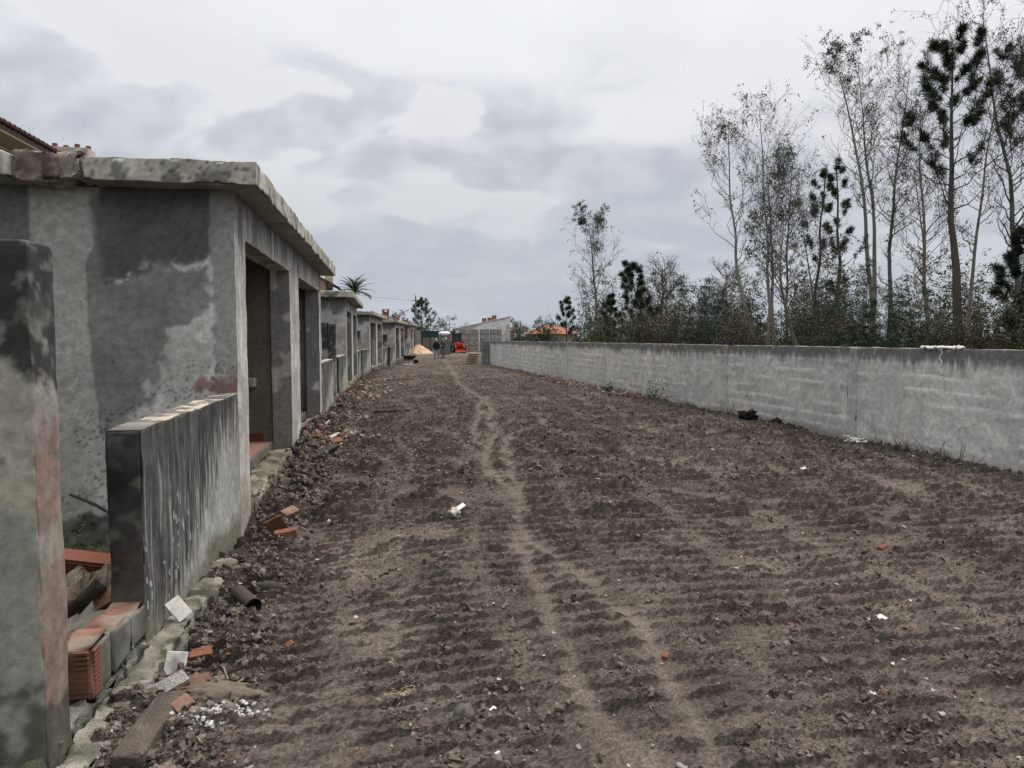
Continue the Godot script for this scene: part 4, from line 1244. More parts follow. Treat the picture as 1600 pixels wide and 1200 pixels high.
	for k in 60:
		var x := lerpf(-26.0, 90.0, k / 59.0) + rng.randf_range(-1.5, 1.5)
		var z := -150.0 + rng.randf_range(-12.0, 12.0) + absf(x - 10.0) * 0.2
		var hh := rng.randf_range(4.0, 7.5)
		st.tube([Vector3(x, y, z), Vector3(x + rng.randf_range(-0.4, 0.4), hh * 0.8, z)], [0.14, 0.05], 4, Color(0.2, 0.18, 0.15), false)
		shrub_into(st, lf, Vector3(x, y + 0.3, z), Vector3(2.6, hh * 0.72, 2.4), 120, 0.4, [ol, gg, dk][k % 3], k * 3.0)
		for q in 4:
			shrub_into(st, lf, Vector3(x + rng.randf_range(-2, 2), hh * rng.randf_range(0.6, 0.85), z), Vector3(0.9, 0.8, 0.9), 26, 0.3, gg, k * 3.0 + q)
	w = thing("distant_wood", "far line of gum trees closing the view beyond the site", "wood")
	w.set_meta("kind", "stuff")
	part("trunks", st, M.bark, w).set_meta("kind", "stuff")
	part("foliage", lf, M.leaf, w).set_meta("kind", "stuff")
	rng.seed = 12

func make_palm() -> void:
	rng.seed = 41
	var t := thing("palm_tree", "palm tree with arching fronds rising behind the second house", "tree", Vector3(-3.4, -0.5, -73.0))
	var tr := Shape.new()
	var pts := []
	var rad := []
	for k in 12:
		pts.append(Vector3(0.03 * sin(k * 0.6), k * 0.62, 0))
		rad.append(0.24 + 0.02 * (k % 2) - k * 0.006)
	tr.tube(pts, rad, 8, Color(0.16, 0.13, 0.10))
	part("trunk", tr, M.bark, t)
	var o: Vector3 = pts[-1]
	for f in 30:
		var s := Shape.new()
		var ang := f * 2.399
		var el := lerpf(1.4, -0.05, f / 29.0)
		var l := rng.randf_range(1.7, 2.2)
		var sp := []
		for k in 8:
			var u := k / 7.0
			var e2 := el - u * u * 0.85
			if k == 0: sp.append(o)
			else: sp.append(sp[-1] + Vector3(cos(ang) * cos(e2), sin(e2), sin(ang) * cos(e2)) * l / 7.0)
		s.tube(sp, [0.03, 0.026, 0.022, 0.018, 0.014, 0.011, 0.008, 0.005], 3, Color(0.16, 0.17, 0.07), false)
		for k in 46:
			var u := 0.12 + 0.88 * k / 45.0
			var p := at_t(sp, u)
			var d := (at_t(sp, minf(u + 0.05, 1.0)) - at_t(sp, u - 0.05)).normalized()
			var side := d.cross(Vector3.UP).normalized()
			for q in [-1.0, 1.0]:
				var ld: Vector3 = (side * q + d * 0.75 + Vector3(0, -0.25 + rng.randf() * 0.3, 0)).normalized()
				s.leaf(p, ld, ld.cross(Vector3.UP).normalized(), 0.46 * sin(u * PI * 0.8 + 0.4), 0.032, Color(0.075, 0.09, 0.042) * rng.randf_range(0.7, 1.4))
		part("frond", s, M.leaf, t)
	rng.seed = 13

# ------------------------------------------------------------------ houses and fixtures behind
func plain_box(lo: Vector3, hi: Vector3, col: Color, step := 0.3, vary := 0.25) -> Shape:
	var s := Shape.new()
	slab(s, lo, hi, step, func(p, n): return col * (1.0 + vary * nz(p, 2.0, col.r * 50.0)), 0.01, 0.0, 0.0, "y-")
	return s
func make_background() -> void:
	# the tiled house behind the nearest shell
	var h := thing("tiled_house", "beige two-storey house with a brown tiled eave, behind the nearest shell", "house", Vector3(-9.0, -0.4, -14.0))
	var beige := Color(0.50, 0.43, 0.32)
	part("wall", plain_box(Vector3(-8, 0, -14.0), Vector3(-0.75, 7.0, 0), beige, 0.5), M.concrete, h)
	var s := Shape.new()
	s.box(Vector3(-0.75, 7.0, -14.3), Vector3(0.0, 7.06, 0.3), Color(0.42, 0.36, 0.28))
	part("soffit", s, M.concrete, h)
	s = Shape.new()
	s.box(Vector3(-0.04, 7.06, -14.3), Vector3(0.02, 7.18, 0.3), Color(0.075, 0.04, 0.032))
	part("fascia", s, M.paint, h)
	s = Shape.new()
	s.quad(Vector3(0.02, 7.16, 0.3), Vector3(-4.5, 8.9, 0.3), Vector3(-4.5, 8.9, -14.3), Vector3(0.02, 7.16, -14.3), Color(0.14, 0.055, 0.042))
	s.quad(Vector3(-4.5, 8.9, 0.3), Vector3(-9.0, 7.16, 0.3), Vector3(-9.0, 7.16, -14.3), Vector3(-4.5, 8.9, -14.3), Color(0.14, 0.055, 0.042))
	var rf := part("roof", s, M.brick, h)
	var ts := Shape.new()
	var rings := []
	for e in 2:
		var base := ts.v.size()
		for k in 7:
			var a := PI * k / 6.0
			var r := 0.105 - e * 0.015
			var nn := Vector3(0, sin(a), cos(a))
			ts.vert(Vector3(0.06 - e * 0.5, r * sin(a) + e * 0.19, r * cos(a)), nn, Color(0.17, 0.07, 0.055))
		rings.append(base)
	for k in 6:
		ts.i.append_array(PackedInt32Array([rings[0] + k, rings[1] + k, rings[1] + k + 1, rings[0] + k, rings[1] + k + 1, rings[0] + k + 1]))
	for k in 6:
		ts.tri(Vector3(0.06, 0, 0), ts.v[rings[0] + k + 1], ts.v[rings[0] + k], Color(0.045, 0.02, 0.018))
	var tm := ts.mesh()
	for k in 60:
		var o := MeshInstance3D.new()
		o.name = "roof_tile"
		o.mesh = tm
		o.material_override = M.brick
		rf.add_child(o, true)
		o.position = Vector3(0.03, 7.18, 0.2 - k * 0.24)
	var ch := part("chimney", plain_box(Vector3(-1.35, 7.2, -11.1), Vector3(-0.15, 8.0, -10.5), Color(0.55, 0.48, 0.38), 0.2), M.concrete, h)
	s = Shape.new()
	for k in 4:
		s.tube([Vector3(-1.2 + k * 0.32, 8.0, -10.8), Vector3(-1.2 + k * 0.32, 8.16 - 0.05 * (k % 2), -10.8)], [0.075, 0.075], 8, Color(0.24, 0.10, 0.08))
	part("chimney_pots", s, M.brick, ch)
	# the next one along, only its roof and chimney show
	h = thing("gabled_house", "beige gable and pale chimney showing over the second shell", "house", Vector3(-3.95, 0.1, -51.7))
	part("wall", plain_box(Vector3(-6.6, -0.6, -6.6), Vector3(-0.4, 5.62, 0), Color(0.34, 0.26, 0.19), 0.5), M.concrete, h)
	s = Shape.new()
	for z in [[0.0, 0.35], [-8.35, -8.0]]:
		pass
	s.quad(Vector3(0.5, 5.2, 0.35), Vector3(-3.5, 7.4, 0.35), Vector3(-3.5, 7.4, -6.8), Vector3(0.5, 5.2, -6.8), Color(0.10, 0.05, 0.04))
	s.quad(Vector3(-3.5, 7.4, 0.35), Vector3(-7.5, 5.2, 0.35), Vector3(-7.5, 5.2, -6.8), Vector3(-3.5, 7.4, -6.8), Color(0.10, 0.05, 0.04))
	s.quad(Vector3(0.5, 5.12, 0.35), Vector3(0.5, 5.2, 0.35), Vector3(-3.5, 7.4, 0.35), Vector3(-3.5, 7.32, 0.35), Color(0.08, 0.045, 0.04))
	part("roof", s, M.brick, h)
	s = Shape.new()
	s.tri(Vector3(-6.6, 5.6, 0.0), Vector3(-3.5, 7.36, 0.0), Vector3(-0.4, 5.6, 0.0), Color(0.34, 0.26, 0.19))
	part("gable", s, M.concrete, h)
	part("chimney", plain_box(Vector3(-0.6, 5.3, -2.4), Vector3(-0.05, 7.2, -1.9), Color(0.55, 0.46, 0.36), 0.2), M.concrete, h)
	# red roof at the end of the row
	h = thing("red_roofed_shed", "low shed with a shallow red tiled roof at the end of the row", "shed", Vector3(3.9, 0, -104.0))
	part("wall", plain_box(Vector3(-2, 0, -4), Vector3(1.6, 2.7, 0), Color(0.35, 0.31, 0.26)), M.concrete, h)
	s = Shape.new()
	s.quad(Vector3(2.2, 2.6, 0.4), Vector3(-1.4, 3.5, 0.4), Vector3(-1.4, 3.5, -4.4), Vector3(2.2, 2.6, -4.4), Color(0.36, 0.14, 0.09))
	s.quad(Vector3(-1.4, 3.5, 0.4), Vector3(-2.4, 2.6, 0.4), Vector3(-2.4, 2.6, -4.4), Vector3(-1.4, 3.5, -4.4), Color(0.36, 0.14, 0.09))
	s.quad(Vector3(2.2, 2.6, 0.4), Vector3(-2.4, 2.6, 0.4), Vector3(-1.4, 3.5, 0.4), Vector3(2.2, 2.7, 0.4), Color(0.28, 0.12, 0.08))
	part("roof", s, M.brick, h)
	# board fence with a green sheet above
	h = thing("board_fence", "grey board fence under a dark green sheet, closing the site behind the men", "fence", Vector3(4.17, 0.05, -90.5))
	for k in 16:
		s = Shape.new()
		var c := Color(0.24, 0.22, 0.20) * rng.randf_range(0.55, 1.3)
		s.box(Vector3(k * 0.19, 0, 0), Vector3(k * 0.19 + 0.165, 1.75 + rng.randf() * 0.12, 0.025), c)
		part("board", s, M.timber, h)
	s = Shape.new()
	slab(s, Vector3(-0.1, 1.78, 0.03), Vector3(2.75, 2.62, 0.06), 0.1, func(p, n): return Color(0.012, 0.05, 0.043) * (1.0 + 0.4 * nz(p, 2.0)), 0.005, 0.01, 0.0)
	part("green_sheet", s, M.plastic, h)
	s = Shape.new()
	for k in 4: s.box(Vector3(k * 0.95 - 0.05, 0, -0.09), Vector3(k * 0.95 + 0.04, 2.6, -0.01), Color(0.16, 0.14, 0.12))
	part("posts", s, M.timber, h)
	# sand
	s = Shape.new()
	for q in 15:
		for w in 28:
			var pts := []
			for o in [[0, 0], [1, 0], [1, 1], [0, 1]]:
				var r: float = (q + o[0]) / 15.0
				var ang: float = TAU * ((w + o[1]) % 28) / 28.0
				var pr := r * 1.6 * (1.0 + 0.12 * fine.get_noise_2d(cos(ang) * 1.5, sin(ang) * 1.5))
				var py := 1.15 * (1.0 - pow(r, 1.15)) + 0.07 * fine.get_noise_2d(cos(ang) * pr * 2.0, sin(ang) * pr * 2.0 + 4.0) - 0.05
				pts.append(Vector3(cos(ang) * pr, py, sin(ang) * pr))
			var sc := Color(0.50, 0.36, 0.23) * rng.randf_range(0.9, 1.1)
			if q > 0: s.tri(pts[0], pts[3], pts[1], sc)
			s.tri(pts[3], pts[2], pts[1], sc)
	solo("sand_heap", s, M.clod, "heap of yellow sand beside the last house", "heap", Vector3(3.15, 0.0, -79.0))
	# portable toilet
	h = thing("portable_toilet", "grey portable toilet with a white domed roof behind the two men", "toilet", Vector3(5.5, 0.12, -73.2))
	s = plain_box(Vector3(-0.55, 0.08, -0.55), Vector3(0.55, 2.05, 0.55), Color(0.16, 0.17, 0.165), 0.2, 0.1)
	part("cabin", s, M.plastic, h)
	s = Shape.new()
	lump(s, Vector3(0, 2.06, 0), Vector3(0.6, 0.24, 0.6), 0.0, Color(0.72, 0.73, 0.72), Color(0.72, 0.73, 0.72), 10, 0.0, Basis.IDENTITY, 0.55)
	part("roof", s, M.plastic, h)
	s = Shape.new()
	s.box(Vector3(-0.42, 0.16, 0.55), Vector3(0.42, 1.9, 0.575), Color(0.13, 0.14, 0.14))
	var door := part("door", s, M.plastic, h)
	s = Shape.new()
	s.tube([Vector3(0.12, 1.62, 0.57), Vector3(0.12, 1.62, 0.59)], [0.12, 0.12], 12, Color(0.75, 0.76, 0.75))
	part("door_sign", s, M.plastic, door)
	s = Shape.new()
	s.box(Vector3(-0.6, 0, -0.6), Vector3(0.6, 0.08, 0.6), Color(0.08, 0.08, 0.08))
	part("skid", s, M.plastic, h)
	# the pale shed beyond
	h = thing("cream_shed", "small cream shed with a dark doorway behind the tractor", "shed", Vector3(7.6, 0.1, -100.0))
	part("wall", plain_box(Vector3(0.1, 0, -3), Vector3(1.5, 2.5, 0), Color(0.60, 0.57, 0.50)), M.concrete, h)
	part("doorway", plain_box(Vector3(1.5, 0, -3), Vector3(2.2, 2.5, -0.05), Color(0.035, 0.035, 0.04)), M.concrete, h)
	s = Shape.new()
	s.box(Vector3(-0.3, 2.5, -3.3), Vector3(2.4, 2.58, 0.4), Color(0.05, 0.05, 0.05))
	s.quad(Vector3(0.9, 2.59, 0.4), Vector3(2.4, 3.2, 0.4), Vector3(2.4, 3.2, -3.3), Vector3(0.9, 2.59, -3.3), Color(0.16, 0.09, 0.07))
	s.tri(Vector3(0.9, 2.59, 0.4), Vector3(2.4, 3.2, 0.4), Vector3(2.4, 2.59, 0.4), Color(0.16, 0.09, 0.07))
	part("roof", s, M.brick, h)
	# the white lean-to building
	h = thing("lean_to_building", "unfinished white building with one long sloping roof, beyond the block stacks", "building", Vector3(9.0, 0.1, -95.0))
	s = Shape.new()
	var wc := Color(0.82, 0.81, 0.78)
	var nx := 40
	for k in nx:
		var xa := 6.95 * k / nx
		var xb := 6.95 * (k + 1) / nx
		for q in 10:
			var ha := lerpf(2.9, 4.45, xa / 6.95)
			var hb := lerpf(2.9, 4.45, xb / 6.95)
			var c := wc * (1.0 + 0.4 * nz(Vector3(xa, q * 0.4, 0), 1.6, 3.0))
			c = c.lerp(Color(0.36, 0.36, 0.35), smoothstep(0.05, 0.2, nz(Vector3(xa, q * 0.4, 0), 0.8, 19.0)) * 0.6)
			s.quad(Vector3(xa, ha * q / 10.0, 0), Vector3(xa, ha * (q + 1) / 10.0, 0), Vector3(xb, hb * (q + 1) / 10.0, 0), Vector3(xb, hb * q / 10.0, 0), c)
	part("end_wall", s, M.concrete, h)
	part("side_wall", plain_box(Vector3(6.75, 0, -8), Vector3(6.94, 4.4, -0.01), wc, 0.5), M.concrete, h)
	part("side_wall", plain_box(Vector3(0.01, 0, -8), Vector3(0.2, 2.9, -0.01), wc, 0.5), M.concrete, h)
	s = Shape.new()
	var slope := atan2(1.55, 6.95)
	s.box(Vector3(-0.1, 0, -8.2), Vector3(7.25, 0.14, 0.12), Color(0.42, 0.42, 0.41), Transform3D(Basis(Vector3(0, 0, 1), slope), Vector3(0, 2.9, 0)))
	part("roof", s, M.concrete, h)
	for q in [[3.6, 3.85, 0.55], [4.35, 4.0, 0.5], [5.0, 4.05, 0.75]]:
		s = Shape.new()
		slab(s, Vector3(q[0], q[1], -3.6), Vector3(q[0] + 0.55, q[1] + q[2], -3.0), 0.06, func(p, n): return Color(0.40, 0.16, 0.10) * (0.9 + 0.6 * nz(p, 6.0)), 0.01, 0.0, 0.0, "y-")
		part("chimney", s, M.brick, h)
	# stacks of grey blocks
	var stacks := [[8.27, 1.04, 4, "leftmost stack of grey concrete blocks, beside the tractor"], [9.43, 1.16, 4, "second stack of grey concrete blocks from the tractor"], [10.82, 1.02, 4, "third stack of grey concrete blocks, with open cores showing"], [11.99, 1.34, 4, "rightmost stack of grey concrete blocks before the white building"]]
	for q in stacks.size():
		var t := thing("block_stack", stacks[q][3], "block stack", Vector3(stacks[q][0], 0.08, -86.0 + q * 0.15), 0.0, "stacks of concrete blocks")
		s = Shape.new()
		var bl := Shape.new()
		for k in int(stacks[q][2]):
			s.box(Vector3(0.0, k * 0.69, -1.0), Vector3(stacks[q][1], k * 0.69 + 0.1, 0.0), Color(0.16, 0.135, 0.11))
			for r in 3:
				var nb := 3 if q != 2 else 4
				for w in nb:
					var bw: float = stacks[q][1] / nb
					bl.box(Vector3(w * bw + 0.012, k * 0.69 + 0.1 + r * 0.193, -0.98), Vector3((w + 1) * bw - 0.012, k * 0.69 + 0.285 + r * 0.193, 0.0), Color(0.36, 0.35, 0.33) * rng.randf_range(0.75, 1.15))
		part("blocks", bl, M.concrete, t).set_meta("kind", "stuff")
		part("pallets", s, M.timber, t).set_meta("kind", "stuff")
	# pallets by the end of the wall
	h = thing("pallet_stack", "leaning stack of pale timber pallets at the far end of the wall", "pallets", Vector3(5.3, 0.05, -46.8))
	for k in 5:
		s = Shape.new()
		for w in 4: s.box(Vector3(-0.28 + w * 0.15 + k * 0.03, k * 0.15 + 0.08, -0.5), Vector3(-0.18 + w * 0.15 + k * 0.03, k * 0.15 + 0.1, 0.5), Color(0.62, 0.52, 0.37))
		for w in 3: s.box(Vector3(-0.28 + k * 0.03, k * 0.15 - 0.05 + 0.01 * w, -0.5 + w * 0.45), Vector3(0.27 + k * 0.03, k * 0.15 + 0.079, -0.4 + w * 0.45), Color(0.22, 0.17, 0.12))
		part("pallet", s, M.timber, h)
	# the orange-roofed house
	h = thing("orange_roofed_house", "house with a wide orange tiled hip roof behind the wall", "house", Vector3(24.5, -0.4, -106.0))
	part("wall", plain_box(Vector3(-3.2, 0, -6), Vector3(3.6, 2.9, 0), Color(0.42, 0.36, 0.29), 0.5), M.concrete, h)
	s = Shape.new()
	var oc := Color(0.42, 0.17, 0.10)
	var a := Vector3(-3.9, 2.8, 0.6)
	var b := Vector3(4.2, 2.8, 0.6)
	var c2 := Vector3(4.2, 2.8, -6.6)
	var d := Vector3(-3.9, 2.8, -6.6)
	var e := Vector3(-0.5, 4.15, -3.0)
	var f := Vector3(0.9, 4.15, -3.0)
	s.quad(a, e, f, b, oc); s.tri(b, f, c2, oc * 0.9); s.quad(c2, f, e, d, oc); s.tri(d, e, a, oc * 0.9)
	part("roof", s, M.brick, h)
	part("chimney", plain_box(Vector3(-6.2, 2.4, -4), Vector3(-5.5, 3.4, -3.4), Color(0.42, 0.17, 0.10)), M.brick, h)
	# poles and wires
	var grey := Color(0.20, 0.20, 0.20)
	h = thing("utility_pole", "utility pole with a crossarm rising behind the row's pine", "pole", Vector3(3.1, 0, -86.2))
	s = Shape.new()
	s.tube([Vector3.ZERO, Vector3(0, 6.7, 0)], [0.12, 0.08], 8, grey)
	part("shaft", s, M.concrete, h)
	s = Shape.new()
	s.box(Vector3(-0.42, 6.15, -0.05), Vector3(0.42, 6.24, 0.05), grey * 0.6)
	part("crossarm", s, M.concrete, h)
	s = Shape.new()
	s.tube([Vector3(0, 6.7, 0), Vector3(-0.05, 6.95, 0), Vector3(-0.2, 7.02, 0), Vector3(-0.26, 6.85, 0)], [0.025, 0.025, 0.025, 0.02], 5, grey * 0.6)
	part("hook", s, M.concrete, h)
	s = Shape.new()
	var wp := []
	for k in 13:
		var u := k / 12.0
		wp.append(Vector3(2.7, 6.2, -86.2).lerp(Vector3(-13.0, 7.6, -62.0), u) + Vector3(0, -sin(u * PI) * 0.5, 0))
	var wr := []
	for k in 13: wr.append(0.012)
	s.tube(wp, wr, 4, Color(0.1, 0.1, 0.1), false)
	solo("overhead_wire", s, M.rubber, "thin overhead wire running left from the utility pole", "wire")
	h = thing("street_lamp", "slim street lamp with two arms behind the third chimney", "lamp", Vector3(2.25, 0, -112.0))
	s = Shape.new()
	s.tube([Vector3.ZERO, Vector3(0, 5.8, 0)], [0.07, 0.05], 6, grey)
	part("post", s, M.paint, h)
	for q in [-1.0, 1.0]:
		s = Shape.new()
		s.tube([Vector3(0, 5.8, 0), Vector3(q * 0.7, 6.05, 0)], [0.035, 0.03], 5, grey)
		var arm := part("arm", s, M.paint, h)
		s = Shape.new()
		s.box(Vector3(q * 0.6 - 0.18, 6.02, -0.07), Vector3(q * 0.6 + 0.18, 6.1, 0.07), grey * 0.8)
		part("lamp_head", s, M.paint, arm)
	s = Shape.new()
	s.tube([Vector3.ZERO, Vector3(0, 5.6, 0)], [0.06, 0.045], 6, grey)
	solo("slim_pole", s, M.paint, "slim bare pole standing right of the row's pine", "pole", Vector3(5.15, 0, -96.0))
	h = thing("telegraph_pole", "telegraph pole with two crossarms between the white building and the orange roof", "pole", Vector3(27.1, -0.5, -148.5))
	s = Shape.new()
	s.tube([Vector3.ZERO, Vector3(0, 5.9, 0)], [0.16, 0.11], 6, Color(0.10, 0.095, 0.09))
	part("shaft", s, M.timber, h)
	for q in [4.3, 5.2]:
		s = Shape.new()
		s.box(Vector3(-0.8, q, -0.06), Vector3(0.8, q + 0.1, 0.06), Color(0.10, 0.095, 0.09))
		part("crossarm", s, M.timber, h)
	pine("dense pine standing behind the row, beside the utility pole", Vector3(4.15, 0.0, -93.0), Vector3(4.1, 6.3, -93.1), Vector3.ZERO, 0.15, 0.3, 34, 2.3, 401, 1.5, 0.6)
	make_palm()

# ------------------------------------------------------------------ people: one skin each, from a field of tapered limbs
func person(label: String, at: Vector3, turn: float, bones: Array) -> void:
	var lo := Vector3(1e9, 1e9, 1e9)
	var hi := -lo
	for b in bones:
		var r := maxf(b[2], b[3]) + 0.06
		for e in 2:
			lo = lo.min(b[e] - Vector3.ONE * r)
			hi = hi.max(b[e] + Vector3.ONE * r)
	var cell := 0.024
	var n := Vector3i(((hi - lo) / cell).ceil()) + Vector3i.ONE
	var field := PackedFloat32Array()
	field.resize(n.x * n.y * n.z)
	var kk := 0.016
	for b in bones:
		var ba: Vector3 = b[1] - b[0]
		var r := maxf(b[2], b[3]) + 0.09
		var l0 := Vector3i(((b[0].min(b[1]) - Vector3.ONE * r - lo) / cell).floor()).clamp(Vector3i.ZERO, n - Vector3i.ONE)
		var l1 := Vector3i(((b[0].max(b[1]) + Vector3.ONE * r - lo) / cell).ceil()).clamp(Vector3i.ZERO, n - Vector3i.ONE)
		for z in range(l0.z, l1.z + 1):
			for y in range(l0.y, l1.y + 1):
				for x in range(l0.x, l1.x + 1):
					var p: Vector3 = lo + Vector3(x, y, z) * cell - b[0]
					var t := clampf(p.dot(ba) / maxf(ba.length_squared(), 1e-6), 0.0, 1.0)
					var q: Vector3 = p - ba * t
					q.z *= b[5] if b.size() > 5 else 1.0
					field[(z * n.y + y) * n.x + x] += exp(-(q.length() - lerpf(b[2], b[3], t)) / kk)
	var s := Shape.new()
	var ids := PackedInt32Array()
	ids.resize(field.size())
	ids.fill(-1)
	for z in n.z - 1:
		for y in n.y - 1:
			for x in n.x - 1:
				var sum := Vector3.ZERO
				var cnt := 0
				var grad := Vector3.ZERO
				for k in 12:
					var ax := k / 4
					var o := [Vector3i(0, k & 1, (k >> 1) & 1), Vector3i(k & 1, 0, (k >> 1) & 1), Vector3i(k & 1, (k >> 1) & 1, 0)][ax] as Vector3i
					var e := o
					e[ax] = 1
					var fa := field[((z + o.z) * n.y + y + o.y) * n.x + x + o.x] - 1.0
					var fb := field[((z + e.z) * n.y + y + e.y) * n.x + x + e.x] - 1.0
					if (fa > 0.0) != (fb > 0.0):
						var la := log(maxf(fa + 1.0, 1e-9))
						var lb := log(maxf(fb + 1.0, 1e-9))
						sum += Vector3(o).lerp(Vector3(e), clampf(la / (la - lb), 0.0, 1.0))
						cnt += 1
						grad[ax] -= lb - la
				if cnt:
					var p := lo + (Vector3(x, y, z) + sum / cnt) * cell
					var best := 1e9
					var col := Color.WHITE
					for b in bones:
						var ba: Vector3 = b[1] - b[0]
						var t := clampf((p - b[0]).dot(ba) / maxf(ba.length_squared(), 1e-6), 0.0, 1.0)
						var dd: float = (p - b[0] - ba * t).length() - lerpf(b[2], b[3], t)
						if dd < best:
							best = dd
							col = b[4]
					ids[(z * n.y + y) * n.x + x] = s.vert(p, grad.normalized(), col)
	for z in range(1, n.z - 1):
		for y in range(1, n.y - 1):
			for x in range(1, n.x - 1):
				var here := field[(z * n.y + y) * n.x + x] > 1.0
				for ax in 3:
					var e := Vector3i(x, y, z)
					e[ax] += 1
					if here == (field[(e.z * n.y + e.y) * n.x + e.x] > 1.0): continue
					var u := Vector3i.ZERO
					var v := Vector3i.ZERO
					u[(ax + 1) % 3] = 1
					v[(ax + 2) % 3] = 1
					var c := Vector3i(x, y, z)
					var q := []
					for w in [c - u - v, c - v, c, c - u]:
						q.append(ids[(w.z * n.y + w.y) * n.x + w.x])
					if q.min() < 0: continue
					if here: s.i.append_array(PackedInt32Array([q[0], q[2], q[1], q[0], q[3], q[2]]))
					else: s.i.append_array(PackedInt32Array([q[0], q[1], q[2], q[0], q[2], q[3]]))
	s.n.fill(Vector3.ZERO)
	for k in range(0, s.i.size(), 3):
		var fn := (s.v[s.i[k + 2]] - s.v[s.i[k]]).cross(s.v[s.i[k + 1]] - s.v[s.i[k]])
		for w in 3: s.n[s.i[k + w]] += fn
	for k in s.n.size(): s.n[k] = s.n[k].normalized()
	solo("person", s, M.cloth, label, "person", at, turn, "two men talking")
func make_people() -> void:
	var skin := Color(0.42, 0.27, 0.20)
	for who in 2:
		var coat := Color(0.018, 0.02, 0.028) if who == 0 else Color(0.10, 0.08, 0.07)
		var leg := Color(0.16, 0.20, 0.28) if who == 0 else Color(0.15, 0.13, 0.125)
		var hair := Color(0.42, 0.40, 0.38) if who == 0 else Color(0.03, 0.028, 0.026)
		var shoe := Color(0.03, 0.028, 0.027)
		var st := 0.17 if who == 0 else 0.11
		var b := []
		for q in [-1.0, 1.0]:
			b.append([Vector3(q * 0.095, 0.92, 0), Vector3(q * st * 0.85, 0.5, 0.025), 0.092, 0.062, leg])
			b.append([Vector3(q * st * 0.85, 0.5, 0.025), Vector3(q * st, 0.1, -0.01), 0.06, 0.045, leg])
			b.append([Vector3(q * st, 0.05, -0.04), Vector3(q * (st + 0.03), 0.035, 0.15), 0.042, 0.035, shoe])
			b.append([Vector3(q * 0.2, 1.42, 0), Vector3(q * 0.3, 1.14, -0.02), 0.072, 0.062, coat])
			if who == 0:
				b.append([Vector3(q * 0.3, 1.14, -0.02), Vector3(q * 0.23, 0.93, 0.1), 0.06, 0.05, coat])
			else:
				b.append([Vector3(q * 0.3, 1.14, -0.02), Vector3(q * 0.1, 1.08, 0.22), 0.058, 0.044, coat])
				# folded hands: palm, thumb and four fingers each
				b.append([Vector3(q * 0.08, 1.08, 0.215), Vector3(q * 0.02, 1.08, 0.235), 0.034, 0.03, skin])
				for f in 4: b.append([Vector3(q * 0.01, 1.105 - f * 0.019, 0.24), Vector3(-q * 0.05, 1.1 - f * 0.019, 0.245 - 0.004 * f), 0.011, 0.009, skin])
				b.append([Vector3(q * 0.06, 1.11, 0.225), Vector3(q * 0.005, 1.135, 0.245), 0.013, 0.01, skin])
		b.append([Vector3(0, 0.92, 0), Vector3(0, 1.02, 0), 0.15, 0.155, leg if who == 0 else coat, 1.35])
		b.append([Vector3(0, 1.0, 0), Vector3(0, 1.38, 0), 0.185, 0.205, coat, 1.4])
		b.append([Vector3(-0.14, 1.42, 0), Vector3(0.14, 1.42, 0), 0.075, 0.075, coat])
		b.append([Vector3(0, 1.45, 0), Vector3(0, 1.55, 0.015), 0.06, 0.056, skin])
		b.append([Vector3(0, 1.6, 0.03), Vector3(0, 1.66, 0.012), 0.07, 0.088, skin])
		b.append([Vector3(0, 1.625, 0.105), Vector3(0, 1.605, 0.122), 0.012, 0.014, skin])
		for q in [-1.0, 1.0]: b.append([Vector3(q * 0.088, 1.645, 0.0), Vector3(q * 0.09, 1.615, 0.0), 0.018, 0.014, skin])
		b.append([Vector3(0, 1.69, -0.025), Vector3(0, 1.66, -0.05), 0.085, 0.075, hair])
		if who == 0:
			person("man in a dark jacket and jeans standing with legs apart", Vector3(4.05, ground_y(4.05, 63.2), -63.2), 0.35, b)
		else:
			person("man in a brown jacket standing right of the one in dark clothes", Vector3(4.6, ground_y(4.6, 62.6), -62.6), -0.9, b)

